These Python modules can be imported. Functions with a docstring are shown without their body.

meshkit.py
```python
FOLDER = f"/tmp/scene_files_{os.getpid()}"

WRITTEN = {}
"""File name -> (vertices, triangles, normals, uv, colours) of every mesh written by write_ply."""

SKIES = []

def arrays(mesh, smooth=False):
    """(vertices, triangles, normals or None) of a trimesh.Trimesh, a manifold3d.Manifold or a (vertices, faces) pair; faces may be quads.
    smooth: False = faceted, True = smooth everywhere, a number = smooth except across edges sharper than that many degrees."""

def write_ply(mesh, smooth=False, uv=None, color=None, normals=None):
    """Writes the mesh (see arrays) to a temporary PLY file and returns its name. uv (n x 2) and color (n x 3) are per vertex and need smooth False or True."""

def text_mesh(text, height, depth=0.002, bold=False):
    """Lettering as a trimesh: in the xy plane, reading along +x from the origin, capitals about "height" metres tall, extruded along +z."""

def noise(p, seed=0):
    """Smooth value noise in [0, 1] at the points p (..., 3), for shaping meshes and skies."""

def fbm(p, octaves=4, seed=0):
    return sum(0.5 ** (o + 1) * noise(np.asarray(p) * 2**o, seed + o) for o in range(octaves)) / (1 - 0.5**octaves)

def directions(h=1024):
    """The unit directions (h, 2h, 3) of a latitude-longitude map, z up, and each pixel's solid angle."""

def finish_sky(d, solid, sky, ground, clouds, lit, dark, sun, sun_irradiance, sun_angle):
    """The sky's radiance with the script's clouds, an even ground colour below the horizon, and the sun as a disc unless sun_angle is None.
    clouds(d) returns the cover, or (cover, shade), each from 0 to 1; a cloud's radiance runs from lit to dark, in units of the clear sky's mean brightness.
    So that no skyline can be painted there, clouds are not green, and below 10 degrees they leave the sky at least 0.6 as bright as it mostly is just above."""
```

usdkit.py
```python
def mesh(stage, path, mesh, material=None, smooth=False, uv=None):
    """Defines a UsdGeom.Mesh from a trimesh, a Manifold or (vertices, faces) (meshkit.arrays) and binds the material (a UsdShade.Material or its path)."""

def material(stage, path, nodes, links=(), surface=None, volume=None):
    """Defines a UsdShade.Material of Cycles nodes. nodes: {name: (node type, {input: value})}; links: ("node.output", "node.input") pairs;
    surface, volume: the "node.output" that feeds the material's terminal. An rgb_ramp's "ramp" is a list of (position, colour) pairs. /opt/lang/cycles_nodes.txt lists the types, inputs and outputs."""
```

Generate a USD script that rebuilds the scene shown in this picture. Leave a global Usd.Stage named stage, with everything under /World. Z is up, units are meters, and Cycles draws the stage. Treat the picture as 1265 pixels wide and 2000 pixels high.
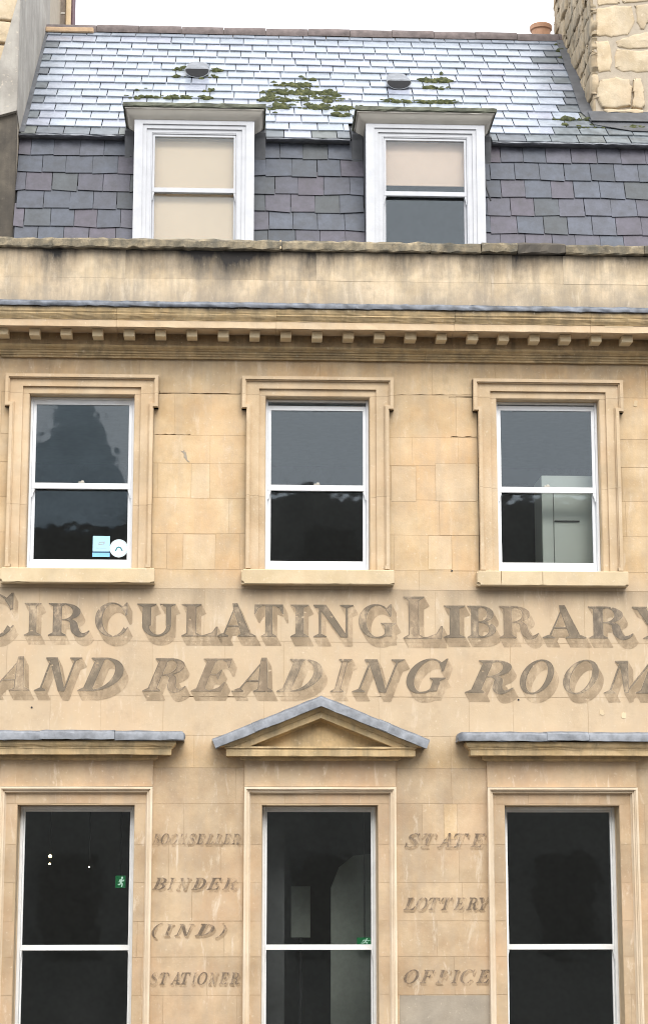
import math, random
import numpy as np
import trimesh, manifold3d, usdkit, meshkit
from pxr import Usd, UsdGeom, UsdLux, UsdShade, Gf, Sdf
from shapely.geometry import Polygon, LineString, box as sbox, Point
from shapely.ops import unary_union
from shapely import affinity

RNG = random.Random(7)
NPR = np.random.default_rng(7)
stage = Usd.Stage.CreateInMemory()
UsdGeom.SetStageUpAxis(stage, UsdGeom.Tokens.z)
UsdGeom.SetStageMetersPerUnit(stage, 1.0)
UsdGeom.Xform.Define(stage, "/World")
UsdGeom.Scope.Define(stage, "/World/Looks")

# ------------------------------------------------------------------ camera, sky, sun, exposure
EXPOSURE = 1.09
PW, PH, FPX = 1265.0, 2000.0, 3800.0
PITCH, YAW = math.atan(700 / FPX), math.radians(2.6)
EYE = np.array([-0.783, -18.5, 6.2])
FW = np.array([math.sin(YAW) * math.cos(PITCH), math.cos(YAW) * math.cos(PITCH), math.sin(PITCH)])
RT = np.array([math.cos(YAW), -math.sin(YAW), 0.0])
UP = np.cross(RT, FW)

cam = UsdGeom.Camera.Define(stage, "/World/camera")
m = Gf.Matrix4d(*RT, 0, *UP, 0, *(-FW), 0, *EYE, 1)
cam.AddTransformOp().Set(m)
cam.CreateHorizontalApertureAttr(36.0)
cam.CreateVerticalApertureAttr(36.0 * PH / PW)
cam.CreateFocalLengthAttr(FPX / PW * 36.0)
cam.CreateClippingRangeAttr(Gf.Vec2f(0.05, 5000))
cam.CreateExposureAttr(EXPOSURE)

SUN_EL, SUN_AZ = math.radians(44), math.radians(172)      # azimuth = atan2(x, y) of the direction towards the sun
SKY_STRENGTH = 0.092
usdkit.material(stage, "/World/Looks/overcast_sky", {
    "sky": ("sky_texture", {"sky_type": "single_scattering", "sun_disc": False, "sun_elevation": SUN_EL, "sun_rotation": SUN_AZ}),
    "tc": ("texture_coordinate", {}),
    "map": ("mapping", {"scale": (1.0, 1.0, 2.2)}),
    "n": ("noise_texture", {"scale": 2.2, "detail": 5.0, "roughness": 0.55}),
    "cl": ("rgb_ramp", {"ramp": [(0.2, (9.2, 9.5, 10.0)), (0.8, (12.5, 12.6, 12.8))]}),
    "mix": ("mix_color", {"fac": 0.93, "use_clamp": False}),
    "bg": ("background_shader", {"strength": SKY_STRENGTH}),
}, [("tc.generated", "map.vector"), ("map.vector", "n.vector"), ("n.fac", "cl.fac"), ("sky.color", "mix.a"), ("cl.color", "mix.b"),
    ("mix.result", "bg.color")], surface="bg.background")
dome = UsdLux.DomeLight.Define(stage, "/World/sky")
UsdShade.MaterialBindingAPI.Apply(dome.GetPrim()).Bind(UsdShade.Material.Get(stage, "/World/Looks/overcast_sky"))
dome.GetPrim().SetCustomDataByKey("kind", "structure")

sun = UsdLux.DistantLight.Define(stage, "/World/sun")
sun.CreateNormalizeAttr(True)
sun.CreateIntensityAttr(0.4)
sun.CreateAngleAttr(40.0)
sun.CreateColorAttr(Gf.Vec3f(1.0, 0.97, 0.92))
sd = np.array([math.sin(SUN_AZ) * math.cos(SUN_EL), math.cos(SUN_AZ) * math.cos(SUN_EL), math.sin(SUN_EL)])
zz = sd; xx = np.cross([0, 0, 1.0], zz); xx /= np.linalg.norm(xx); yy = np.cross(zz, xx)
sun.AddTransformOp().Set(Gf.Matrix4d(*xx, 0, *yy, 0, *zz, 0, 0, 0, 30, 1))


def at(px, py, Y=0.0):
    """where the line of sight through a point of the photograph meets the upright plane y = Y"""
    d = FW * FPX + RT * (px - PW / 2) + UP * (PH / 2 - py)
    return EYE + d * ((Y - EYE[1]) / d[1])

# ------------------------------------------------------------------ materials
LOOK = "/World/Looks/"


def principled(name, nodes, links, **kw):
    nodes = dict(nodes)
    nodes["p"] = ("principled_bsdf", kw)
    usdkit.material(stage, LOOK + name, nodes, links, surface="p.BSDF")
    return LOOK + name


def plain(name, color, rough=0.6, noise=0.12, scale=14.0, bump=0.0, bscale=120.0, **kw):
    c = np.array(color, float)
    nodes = {"g": ("geometry", {}), "n": ("noise_texture", {"scale": scale, "detail": 5.0, "roughness": 0.6}),
             "r": ("rgb_ramp", {"ramp": [(0.25, c * (1 - noise)), (0.75, c * (1 + noise))]})}
    links = [("g.position", "n.vector"), ("n.fac", "r.fac"), ("r.color", "p.base_color")]
    if bump:
        nodes["bn"] = ("noise_texture", {"scale": bscale, "detail": 4.0})
        nodes["b"] = ("bump", {"strength": bump, "distance": 0.004})
        links += [("g.position", "bn.vector"), ("bn.fac", "b.height"), ("b.normal", "p.normal")]
    return principled(name, nodes, links, roughness=rough, **kw)


def stone(name, dark, light, vary=0.16, warm=0.35, warm_col=(0.59, 0.375, 0.21), grey=0.25, grey_col=(0.36, 0.31, 0.25),
          soot_shade=0.0, soot_shade_top=None, soot_shade_len=0.3, foot=None, foot_len=0.2, streak=0.2, wash=None, bump=0.5, scale=1.0, pit=0.4, scuff=0.0):
    """weathered limestone: tone of each block, mottling, warm iron patches, grey bloom, run-off streaks, soot and painted shade below ledges, ragged"""
    N, L = {}, []
    N["g"] = ("geometry", {})
    N["oi"] = ("object_info", {})
    N["n1"] = ("noise_texture", {"scale": 2.6 * scale, "detail": 6.0, "roughness": 0.62})
    N["base"] = ("rgb_ramp", {"ramp": [(0.36, dark), (0.64, light)]})
    L += [("g.position", "n1.vector"), ("n1.fac", "base.fac")]
    # tone per block
    N["tone"] = ("map_range", {"from_min": 0.0, "from_max": 1.0, "to_min": 1 - vary, "to_max": 1 + vary})
    N["hsv"] = ("hsv", {"hue": 0.5, "saturation": 1.0, "fac": 1.0})
    L += [("oi.random", "tone.value"), ("tone.result", "hsv.value"), ("base.color", "hsv.color")]
    cur = "hsv.color"
    # warm patches
    N["n2"] = ("noise_texture", {"scale": 1.25 * scale, "detail": 4.0, "roughness": 0.55, "distortion": 0.3})
    N["w"] = ("map_range", {"from_min": 0.47, "from_max": 0.64, "to_min": 0.0, "to_max": warm, "clamp": True})
    N["mw"] = ("mix_color", {"b": warm_col})
    L += [("g.position", "n2.vector"), ("n2.fac", "w.value"), ("w.result", "mw.fac"), (cur, "mw.a")]
    cur = "mw.result"
    # grey bloom and vertical streaks
    N["ms"] = ("mapping", {"scale": (7.0, 7.0, 0.55)})
    N["n3"] = ("noise_texture", {"scale": 1.0, "detail": 6.0, "roughness": 0.65})
    N["s"] = ("map_range", {"from_min": 0.46, "from_max": 0.66, "to_min": 0.0, "to_max": streak, "clamp": True})
    N["m3"] = ("mix_color", {"b": grey_col})
    L += [("g.position", "ms.vector"), ("ms.vector", "n3.vector"), ("n3.fac", "s.value"), ("s.result", "m3.fac"), (cur, "m3.a")]
    cur = "m3.result"
    N["n4"] = ("noise_texture", {"scale": 3.7 * scale, "detail": 7.0, "roughness": 0.7})
    N["gr"] = ("map_range", {"from_min": 0.47, "from_max": 0.66, "to_min": 0.0, "to_max": grey, "clamp": True})
    N["m4"] = ("mix_color", {"b": grey_col})
    L += [("g.position", "n4.vector"), ("n4.fac", "gr.value"), ("gr.result", "m4.fac"), (cur, "m4.a")]
    cur = "m4.result"
    N["xyz"] = ("separate_xyz", {})
    L += [("g.position", "xyz.vector")]
    if wash:                                                   # old limewash behind the painted lettering
        z0, z1, col, amt = wash
        N["wn"] = ("noise_texture", {"scale": 2.2, "detail": 6.0, "roughness": 0.7})
        N["wj"] = ("math", {"math_type": "multiply_add", "value2": 0.5})
        L += [("g.position", "wn.vector"), ("wn.fac", "wj.value1"), ("xyz.z", "wj.value3")]
        N["wa"] = ("map_range", {"from_min": z0 + 0.15, "from_max": z0 + 0.35, "to_min": 0.0, "to_max": 1.0, "clamp": True})
        N["wb"] = ("map_range", {"from_min": z1 + 0.35, "from_max": z1 + 0.15, "to_min": 0.0, "to_max": amt, "clamp": True})
        N["wm"] = ("math", {"math_type": "multiply"})
        N["m5"] = ("mix_color", {"b": col})
        L += [("wj.value", "wa.value"), ("wj.value", "wb.value"), ("wa.result", "wm.value1"), ("wb.result", "wm.value2"),
              ("wm.value", "m5.fac"), (cur, "m5.a")]
        cur = "m5.result"
    if soot_shade and soot_shade_top is not None:                          # soot run down from a ledge, and shade painted under sills, cornice and lead
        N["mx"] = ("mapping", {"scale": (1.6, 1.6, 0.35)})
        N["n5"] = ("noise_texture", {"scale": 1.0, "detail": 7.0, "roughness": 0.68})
        N["sz"] = ("map_range", {"from_min": soot_shade_top - soot_shade_len, "from_max": soot_shade_top, "to_min": -0.62, "to_max": 0.30})
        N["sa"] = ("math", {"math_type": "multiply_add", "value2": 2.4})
        N["sr"] = ("map_range", {"from_min": 0.85, "from_max": 1.6, "to_min": 0.0, "to_max": soot_shade, "clamp": True})
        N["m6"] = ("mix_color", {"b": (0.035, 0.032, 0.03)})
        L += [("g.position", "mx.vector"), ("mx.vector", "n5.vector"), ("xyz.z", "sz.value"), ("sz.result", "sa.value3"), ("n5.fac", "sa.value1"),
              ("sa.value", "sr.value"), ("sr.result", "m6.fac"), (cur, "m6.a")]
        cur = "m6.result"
    if foot is not None:                                       # splash grime along the foot
        N["mf"] = ("mapping", {"scale": (2.5, 2.5, 0.8)})
        N["n6"] = ("noise_texture", {"scale": 1.0, "detail": 8.0, "roughness": 0.72})
        N["fz"] = ("map_range", {"from_min": foot, "from_max": foot + foot_len, "to_min": 0.25, "to_max": -0.75})
        N["fa"] = ("math", {"math_type": "multiply_add", "value2": 2.4})
        N["fr"] = ("map_range", {"from_min": 0.8, "from_max": 1.5, "to_min": 0.0, "to_max": 0.75, "clamp": True})
        N["m7"] = ("mix_color", {"b": (0.22, 0.19, 0.155)})
        L += [("g.position", "mf.vector"), ("mf.vector", "n6.vector"), ("xyz.z", "fz.value"), ("fz.result", "fa.value3"), ("n6.fac", "fa.value1"),
              ("fa.value", "fr.value"), ("fr.result", "m7.fac"), (cur, "m7.a")]
        cur = "m7.result"
    # small dark pits and pale scars
    N["v"] = ("noise_texture", {"scale": 26.0, "detail": 3.0, "roughness": 0.6})
    N["pv"] = ("map_range", {"from_min": 0.62, "from_max": 0.74, "to_min": 0.0, "to_max": pit, "clamp": True})
    N["m8"] = ("mix_color", {"b": (0.72, 0.62, 0.47)})
    L += [("g.position", "v.vector"), ("v.fac", "pv.value"), ("pv.result", "m8.fac"), (cur, "m8.a")]
    cur = "m8.result"
    if scuff:                                                  # old limewash and mortar smears
        N["mu"] = ("mapping", {"scale": (9.0, 9.0, 2.4)})
        N["n7"] = ("noise_texture", {"scale": 1.0, "detail": 7.0, "roughness": 0.7, "distortion": 0.4})
        N["su"] = ("map_range", {"from_min": 0.57, "from_max": 0.68, "to_min": 0.0, "to_max": scuff, "clamp": True})
        N["m9"] = ("mix_color", {"b": (0.70, 0.60, 0.47)})
        N["n8"] = ("noise_texture", {"scale": 1.9, "detail": 8.0, "roughness": 0.75})
        N["sk"] = ("map_range", {"from_min": 0.55, "from_max": 0.70, "to_min": 0.0, "to_max": 0.30, "clamp": True})
        N["m10"] = ("mix_color", {"b": (0.27, 0.20, 0.135)})
        L += [("g.position", "mu.vector"), ("mu.vector", "n7.vector"), ("n7.fac", "su.value"), ("su.result", "m9.fac"), (cur, "m9.a"),
              ("g.position", "n8.vector"), ("n8.fac", "sk.value"), ("sk.result", "m10.fac"), ("m9.result", "m10.a")]
        cur = "m10.result"
    N["bn"] = ("noise_texture", {"scale": 55.0, "detail": 6.0, "roughness": 0.7})
    N["b"] = ("bump", {"strength": bump, "distance": 0.004})
    L += [("g.position", "bn.vector"), ("bn.fac", "b.height"), ("b.normal", "p.normal"), (cur, "p.base_color")]
    return principled(name, N, L, roughness=0.9, specular_ior_level=0.25)


D_, L_ = (0.465, 0.325, 0.18), (0.61, 0.46, 0.285)
WASH = (7.35, 8.95, (0.49, 0.39, 0.28), 0.60)
M_WALL = stone("bath_stone_wall", D_, L_, vary=0.065, warm=0.40, warm_col=(0.64, 0.40, 0.21), grey=0.24, streak=0.24, wash=WASH, scuff=0.32)
KW = dict(vary=0.065, warm=0.40, warm_col=(0.64, 0.40, 0.21), grey=0.28, streak=0.28, scuff=0.32, wash=WASH)
M_WALL_SILL = stone("bath_stone_under_sills", D_, L_, soot_shade=0.42, soot_shade_top=8.93, soot_shade_len=0.42, **KW)  # run-off stains, plus sill shade put into the colour
M_WALL_FRZ = stone("bath_stone_under_cornice", D_, L_, soot_shade=0.34, soot_shade_top=11.25, soot_shade_len=0.55, **KW)  # ragged soot that also paints the cornice shade onto the frieze
M_WALL_LOW = stone("bath_stone_pier", (0.40, 0.285, 0.175), (0.545, 0.41, 0.265), vary=0.07, warm=0.35, warm_col=(0.56, 0.36, 0.22), grey=0.22, streak=0.25, scuff=0.55)
M_PALE = stone("bath_stone_pale", (0.51, 0.375, 0.225), (0.635, 0.49, 0.32), vary=0.08, warm=0.2, grey=0.2, streak=0.2, scuff=0.25)
M_GREYST = stone("bath_stone_grey", (0.25, 0.215, 0.17), (0.36, 0.31, 0.245), vary=0.1, warm=0.05, grey=0.4, streak=0.4)
M_TRIM = stone("bath_stone_trim", (0.48, 0.355, 0.22), (0.60, 0.465, 0.31), vary=0.05, warm=0.2, grey=0.18, streak=0.2)
M_TRIM_PALE = stone("bath_stone_painted_trim", (0.61, 0.49, 0.345), (0.71, 0.59, 0.445), vary=0.05, warm=0.22, warm_col=(0.62, 0.41, 0.22), grey=0.12, streak=0.22)
M_SILL = stone("bath_stone_sill", (0.52, 0.405, 0.25), (0.62, 0.50, 0.33), vary=0.05, warm=0.25, grey=0.2, streak=0.1)
M_BAND = stone("bath_stone_dirty_shaded_band", (0.27, 0.185, 0.10), (0.40, 0.29, 0.165), vary=0.1, warm=0.1, grey=0.6, grey_col=(0.12, 0.095, 0.065), streak=0.6, scale=1.4)  # dirty stone, darkened further to paint the shade behind the dentils
M_CORN = stone("bath_stone_cornice", (0.46, 0.33, 0.17), (0.56, 0.42, 0.24), vary=0.07, warm=0.1, grey=0.45, grey_col=(0.20, 0.165, 0.11), streak=0.6, scale=1.4, soot_shade=0.9, soot_shade_top=11.505, soot_shade_len=0.05)  # top strip holds dirt and a painted drip shadow under the lead
M_DENT = stone("bath_stone_dentil", (0.70, 0.555, 0.35), (0.80, 0.67, 0.45), vary=0.06, warm=0.05, grey=0.12, streak=0.1)  # paler than its neighbours: front light on the dentils is in the colour
M_PARA = stone("bath_stone_parapet", (0.44, 0.345, 0.225), (0.62, 0.50, 0.35), vary=0.07, warm=0.12, grey=0.6, grey_col=(0.27, 0.235, 0.185), streak=0.6,
               pit=0.15, scuff=0.3, soot_shade=1.0, soot_shade_top=12.31, soot_shade_len=0.50, foot=11.66, foot_len=0.46)
M_PARA_SOOT = stone("bath_stone_parapet_sooty", (0.40, 0.31, 0.20), (0.56, 0.45, 0.31), vary=0.05, warm=0.05, grey=0.6, grey_col=(0.25, 0.215, 0.17), streak=0.6,
                    pit=0.1, soot_shade=1.0, soot_shade_top=12.20, soot_shade_len=0.40, foot=11.66, foot_len=0.46)
M_COPE = stone("bath_stone_coping", (0.10, 0.088, 0.065), (0.29, 0.235, 0.155), vary=0.25, warm=0.0, grey=0.8, grey_col=(0.09, 0.085, 0.07), streak=0.6, bump=1.0, scale=2.6, pit=0.2)
M_RUBBLE = stone("rubble_stone", (0.42, 0.335, 0.22), (0.57, 0.47, 0.33), vary=0.10, warm=0.12, grey=0.25, streak=0.2, bump=1.0, scale=1.8)
M_FLANK = stone("flank_rubble", (0.30, 0.235, 0.155), (0.46, 0.37, 0.25), vary=0.15, warm=0.1, grey=0.6, grey_col=(0.16, 0.15, 0.12), streak=0.5, bump=1.0, scale=2.2)
M_RENDER = stone("grey_cement_render", (0.27, 0.25, 0.22), (0.38, 0.355, 0.315), vary=0.05, warm=0.0, grey=0.4, grey_col=(0.22, 0.2, 0.18), streak=0.5)
M_SOOTY = stone("sooty_stone", (0.075, 0.066, 0.055), (0.14, 0.12, 0.095), vary=0.1, warm=0.0, grey=0.5, grey_col=(0.05, 0.045, 0.04), streak=0.5, pit=0.05)
M_MORTAR = plain("lime_mortar", (0.42, 0.31, 0.19), 0.95)
M_MORTAR_DK = plain("grey_mortar", (0.37, 0.315, 0.245), 0.95, bump=0.6)


def slate(name, rough, c_mid, purple, green, spec=0.6, mott=0.4):
    N = {"g": ("geometry", {}), "oi": ("object_info", {}),
         "r": ("rgb_ramp", {"ramp": [(0.0, purple), (0.2, c_mid), (0.45, np.array(c_mid) * 1.22), (0.62, np.array(purple) * 1.1), (0.8, c_mid), (0.93, green), (1.0, np.array(c_mid) * 0.8)]}),
         "n": ("noise_texture", {"scale": 9.0, "detail": 6.0, "roughness": 0.65}),
         "v": ("map_range", {"from_min": 0.3, "from_max": 0.7, "to_min": 1 - mott, "to_max": 1 + mott}),
         "h": ("hsv", {}),
         "ln": ("noise_texture", {"scale": 3.1, "detail": 7.0, "roughness": 0.72}),
         "lr": ("map_range", {"from_min": 0.6, "from_max": 0.74, "to_min": 0.0, "to_max": mott, "clamp": True}),
         "lm": ("mix_color", {"b": np.array(c_mid) * 1.9}),
         "bm": ("mapping", {"scale": (30.0, 30.0, 8.0)}),
         "bn": ("noise_texture", {"scale": 1.0, "detail": 4.0}), "b": ("bump", {"strength": 0.25, "distance": 0.004}),
         "rr": ("map_range", {"from_min": 0.3, "from_max": 0.7, "to_min": rough - 0.08, "to_max": rough + 0.12})}
    L = [("oi.random", "r.fac"), ("g.position", "n.vector"), ("n.fac", "v.value"), ("v.result", "h.value"), ("r.color", "h.color"),
         ("g.position", "ln.vector"), ("ln.fac", "lr.value"), ("lr.result", "lm.fac"), ("h.color", "lm.a"), ("lm.result", "p.base_color"),
         ("g.position", "bm.vector"), ("bm.vector", "bn.vector"), ("bn.fac", "b.height"), ("b.normal", "p.normal"), ("n.fac", "rr.value"), ("rr.result", "p.roughness")]
    return principled(name, N, L, specular_ior_level=spec)


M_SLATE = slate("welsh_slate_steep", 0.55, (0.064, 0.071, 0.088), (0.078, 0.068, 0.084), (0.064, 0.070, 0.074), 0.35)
M_SLATE_UP = slate("welsh_slate_wet_skylit", 0.26, (0.25, 0.28, 0.325), (0.255, 0.27, 0.325), (0.245, 0.275, 0.31), 1.0, 0.12)  # base colour lightened to carry the sky reflection on the upper slope
M_SLATE_ST = slate("welsh_slate_stained", 0.45, (0.115, 0.13, 0.14), (0.10, 0.11, 0.125), (0.13, 0.135, 0.115), 0.6)
M_DECK = plain("dark_underlay", (0.02, 0.02, 0.022), 0.9)
M_LEAD = plain("weathered_lead", (0.18, 0.19, 0.21), 0.5, noise=0.42, scale=13, bump=0.3, bscale=30, metallic=0.15)
M_LEADC = plain("cornice_lead", (0.115, 0.125, 0.145), 0.5, noise=0.75, scale=8, bump=0.35, bscale=30, metallic=0.15)
M_LEADDK = plain("dark_lead", (0.075, 0.078, 0.085), 0.5, noise=0.4, scale=6, bump=0.3, bscale=30)
M_LEADMOSS = plain("mossy_lead", (0.10, 0.105, 0.075), 0.8, noise=0.6, scale=7, bump=0.6, bscale=40)
M_WHITE = plain("white_gloss_paint_dimmed", (0.45, 0.457, 0.48), 0.4, noise=0.10, scale=7, bump=0.2, bscale=60)  # white dulled in colour to offset strong sky light on the dormers
M_WHITE_S = plain("white_sash_paint_lifted", (0.74, 0.75, 0.765), 0.4, noise=0.05, scale=8)  # lighter copy of the dormer white, brightening sashes that sit in shade
M_WHITE2 = plain("weathered_white_paint", (0.76, 0.755, 0.735), 0.5, noise=0.09, scale=11)
M_CREAMP = plain("cream_gutter_paint", (0.56, 0.525, 0.465), 0.5, noise=0.08, scale=6)
M_RIDGE = plain("clay_ridge", (0.13, 0.105, 0.10), 0.85, noise=0.45, scale=10, bump=0.8, bscale=60)
M_RIDGE_TAN = plain("tan_mortar", (0.46, 0.32, 0.20), 0.9, noise=0.2, scale=12, bump=0.6)
M_TERRA = plain("terracotta", (0.46, 0.26, 0.16), 0.8, noise=0.2, scale=10)
M_BLACK = plain("black_iron", (0.012, 0.012, 0.014), 0.5)
M_BRONZE = plain("brass_lock", (0.45, 0.42, 0.36), 0.4)
M_BLIND = plain("cream_blind", (0.95, 0.715, 0.51), 0.9, noise=0.04, scale=2)
M_BLIND2 = plain("striped_blind", (0.93, 0.68, 0.53), 0.9, noise=0.05, scale=3)
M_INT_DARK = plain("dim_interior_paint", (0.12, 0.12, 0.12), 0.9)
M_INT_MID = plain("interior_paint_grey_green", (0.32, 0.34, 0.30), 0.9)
M_FLOORB = plain("interior_floor_boards", (0.09, 0.065, 0.045), 0.7)
M_WARD = plain("pale_sage_paint", (0.62, 0.64, 0.575), 0.6, noise=0.03, scale=3)
M_WARD_LINE = plain("dark_groove", (0.10, 0.10, 0.095), 0.7)
M_ASPHALT = plain("asphalt", (0.05, 0.05, 0.052), 0.9, noise=0.2, scale=20)
M_PAVE = plain("pennant_paving", (0.13, 0.12, 0.105), 0.9, noise=0.2, scale=3)
M_OPP = plain("opposite_stone", (0.21, 0.195, 0.17), 0.9, noise=0.2, scale=1.5)
M_OPPDK = plain("opposite_windows", (0.13, 0.115, 0.095), 0.6)
M_OPPROOF = plain("opposite_slate_roof", (0.40, 0.46, 0.49), 0.6, noise=0.25, scale=2)
M_BROWN = plain("brown_rough_stone", (0.22, 0.18, 0.145), 0.9, noise=0.3, scale=12)
M_PIPE = plain("purple_brown_pipe", (0.115, 0.07, 0.085), 0.5, noise=0.2)
M_STK_BLUE = plain("sticker_pale_blue", (0.36, 0.62, 0.80), 0.4, noise=0.03)
M_STK_BLUE2 = plain("sticker_mid_blue", (0.20, 0.47, 0.80), 0.4, noise=0.03)
M_STK_WHITE = plain("sticker_white", (0.78, 0.81, 0.82), 0.4, noise=0.02)
M_STK_TEAL = plain("sticker_teal", (0.03, 0.20, 0.25), 0.4)
M_STK_GREY = plain("sticker_grey_print", (0.33, 0.36, 0.38), 0.5)


def moss_mat():
    N = {"g": ("geometry", {}), "n": ("noise_texture", {"scale": 24.0, "detail": 5.0}),
         "r": ("rgb_ramp", {"ramp": [(0.3, (0.018, 0.023, 0.009)), (0.55, (0.058, 0.066, 0.022)), (0.75, (0.14, 0.135, 0.052))]}),
         "b": ("bump", {"strength": 1.0, "distance": 0.01})}
    return principled("roof_moss", N, [("g.position", "n.vector"), ("n.fac", "r.fac"), ("r.color", "p.base_color"), ("n.fac", "b.height"), ("b.normal", "p.normal")], roughness=0.95)


M_MOSS = moss_mat()


def glass_mat(name, wob, ior=1.5, tint=(0.97, 0.985, 0.98)):
    usdkit.material(stage, LOOK + name, {
        "g": ("geometry", {}), "n": ("noise_texture", {"scale": 3.5, "detail": 2.0}),
        "b": ("bump", {"strength": wob, "distance": 0.02}),
        "t": ("transparent_bsdf", {"color": tint}), "s": ("glossy_bsdf", {"roughness": 0.03, "color": (0.86, 0.94, 1.0)}),
        "f": ("fresnel", {"IOR": ior}), "m": ("mix_closure", {})},
        [("g.position", "n.vector"), ("n.fac", "b.height"), ("b.normal", "s.normal"), ("f.fac", "m.fac"), ("t.BSDF", "m.closure1"), ("s.BSDF", "m.closure2")], surface="m.closure")
    return LOOK + name


M_GLASS = glass_mat("old_window_glass", 0.07, 1.56)


def emit(name, col, s):
    usdkit.material(stage, LOOK + name, {"e": ("emission", {"color": col, "strength": s})}, surface="e.emission")
    return LOOK + name


M_EXIT = emit("exit_sign_green", (0.01, 0.34, 0.10), 0.16)
M_EXITW = emit("exit_sign_white", (0.7, 1.0, 0.8), 0.35)
M_LAMP = emit("warm_lamp", (1.0, 0.72, 0.35), 4.0)


def worn_paint(name, col, lo, hi, amt, nscale=5.0):
    """old sign paint on stone, worn through in patches and vertical scuffs"""
    usdkit.material(stage, LOOK + name, {
        "g": ("geometry", {}), "oi": ("object_info", {}), "mp": ("mapping", {"scale": (nscale * 1.5, nscale, nscale * 0.8)}),
        "n": ("noise_texture", {"scale": 1.0, "detail": 8.0, "roughness": 0.74}),
        "rnd": ("map_range", {"from_min": 0.0, "from_max": 1.0, "to_min": -0.07, "to_max": 0.07}),
        "ad": ("math", {"math_type": "add"}),
        "r": ("map_range", {"from_min": lo, "from_max": hi, "to_min": 0.04, "to_max": amt, "clamp": True}),
        "t": ("transparent_bsdf", {"color": (1, 1, 1)}), "d": ("diffuse_bsdf", {"color": col}), "m": ("mix_closure", {})},
        [("g.position", "mp.vector"), ("mp.vector", "n.vector"), ("n.fac", "ad.value1"), ("oi.random", "rnd.value"), ("rnd.result", "ad.value2"),
         ("ad.value", "r.value"), ("r.result", "m.fac"), ("t.BSDF", "m.closure1"), ("d.BSDF", "m.closure2")], surface="m.closure")
    return LOOK + name


P_DARK = worn_paint("sign_paint_dark", (0.17, 0.142, 0.112), 0.36, 0.66, 0.82)
P_MID = worn_paint("sign_paint_faded", (0.205, 0.168, 0.125), 0.34, 0.64, 0.80)
P_FAINT = worn_paint("sign_paint_faint", (0.26, 0.20, 0.14), 0.35, 0.65, 0.76)
P_EDGE = worn_paint("sign_paint_edge", (0.17, 0.14, 0.105), 0.40, 0.68, 0.60, 4.0)
P_SHADE = worn_paint("sign_paint_shade", (0.31, 0.235, 0.155), 0.35, 0.68, 0.56)
P_SMALL = worn_paint("sign_paint_small", (0.17, 0.13, 0.095), 0.41, 0.64, 0.76, 9.0)
P_SMALLF = worn_paint("sign_paint_small_shade", (0.33, 0.24, 0.15), 0.38, 0.66, 0.55, 8.0)

# ------------------------------------------------------------------ scene helpers
_used = {}


def numbered(parent, name):
    k = (parent, name)
    n = _used.get(k, 0)
    _used[k] = n + 1
    return name if n == 0 else f"{name}_{n:03d}"


def say(path, label=None, category=None, group=None, kind=None):
    p = stage.GetPrimAtPath(path)
    for key, v in (("label", label), ("category", category), ("group", group), ("kind", kind)):
        if v:
            p.SetCustomDataByKey(key, v)
    return path


def thing(name, label=None, category=None, parent="/World", group=None, kind=None):
    path = f"{parent}/{numbered(parent, name)}"
    UsdGeom.Xform.Define(stage, path)
    return say(path, label, category, group, kind)


def obj(name, mesh, mat, parent="/World", label=None, category=None, group=None, kind=None, smooth=False):
    path = f"{parent}/{numbered(parent, name)}"
    usdkit.mesh(stage, path, mesh, mat, smooth)
    return say(path, label, category, group, kind)


# ------------------------------------------------------------------ geometry helpers
def cat(*ms):
    return trimesh.util.concatenate([x for x in ms if x is not None])


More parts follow.
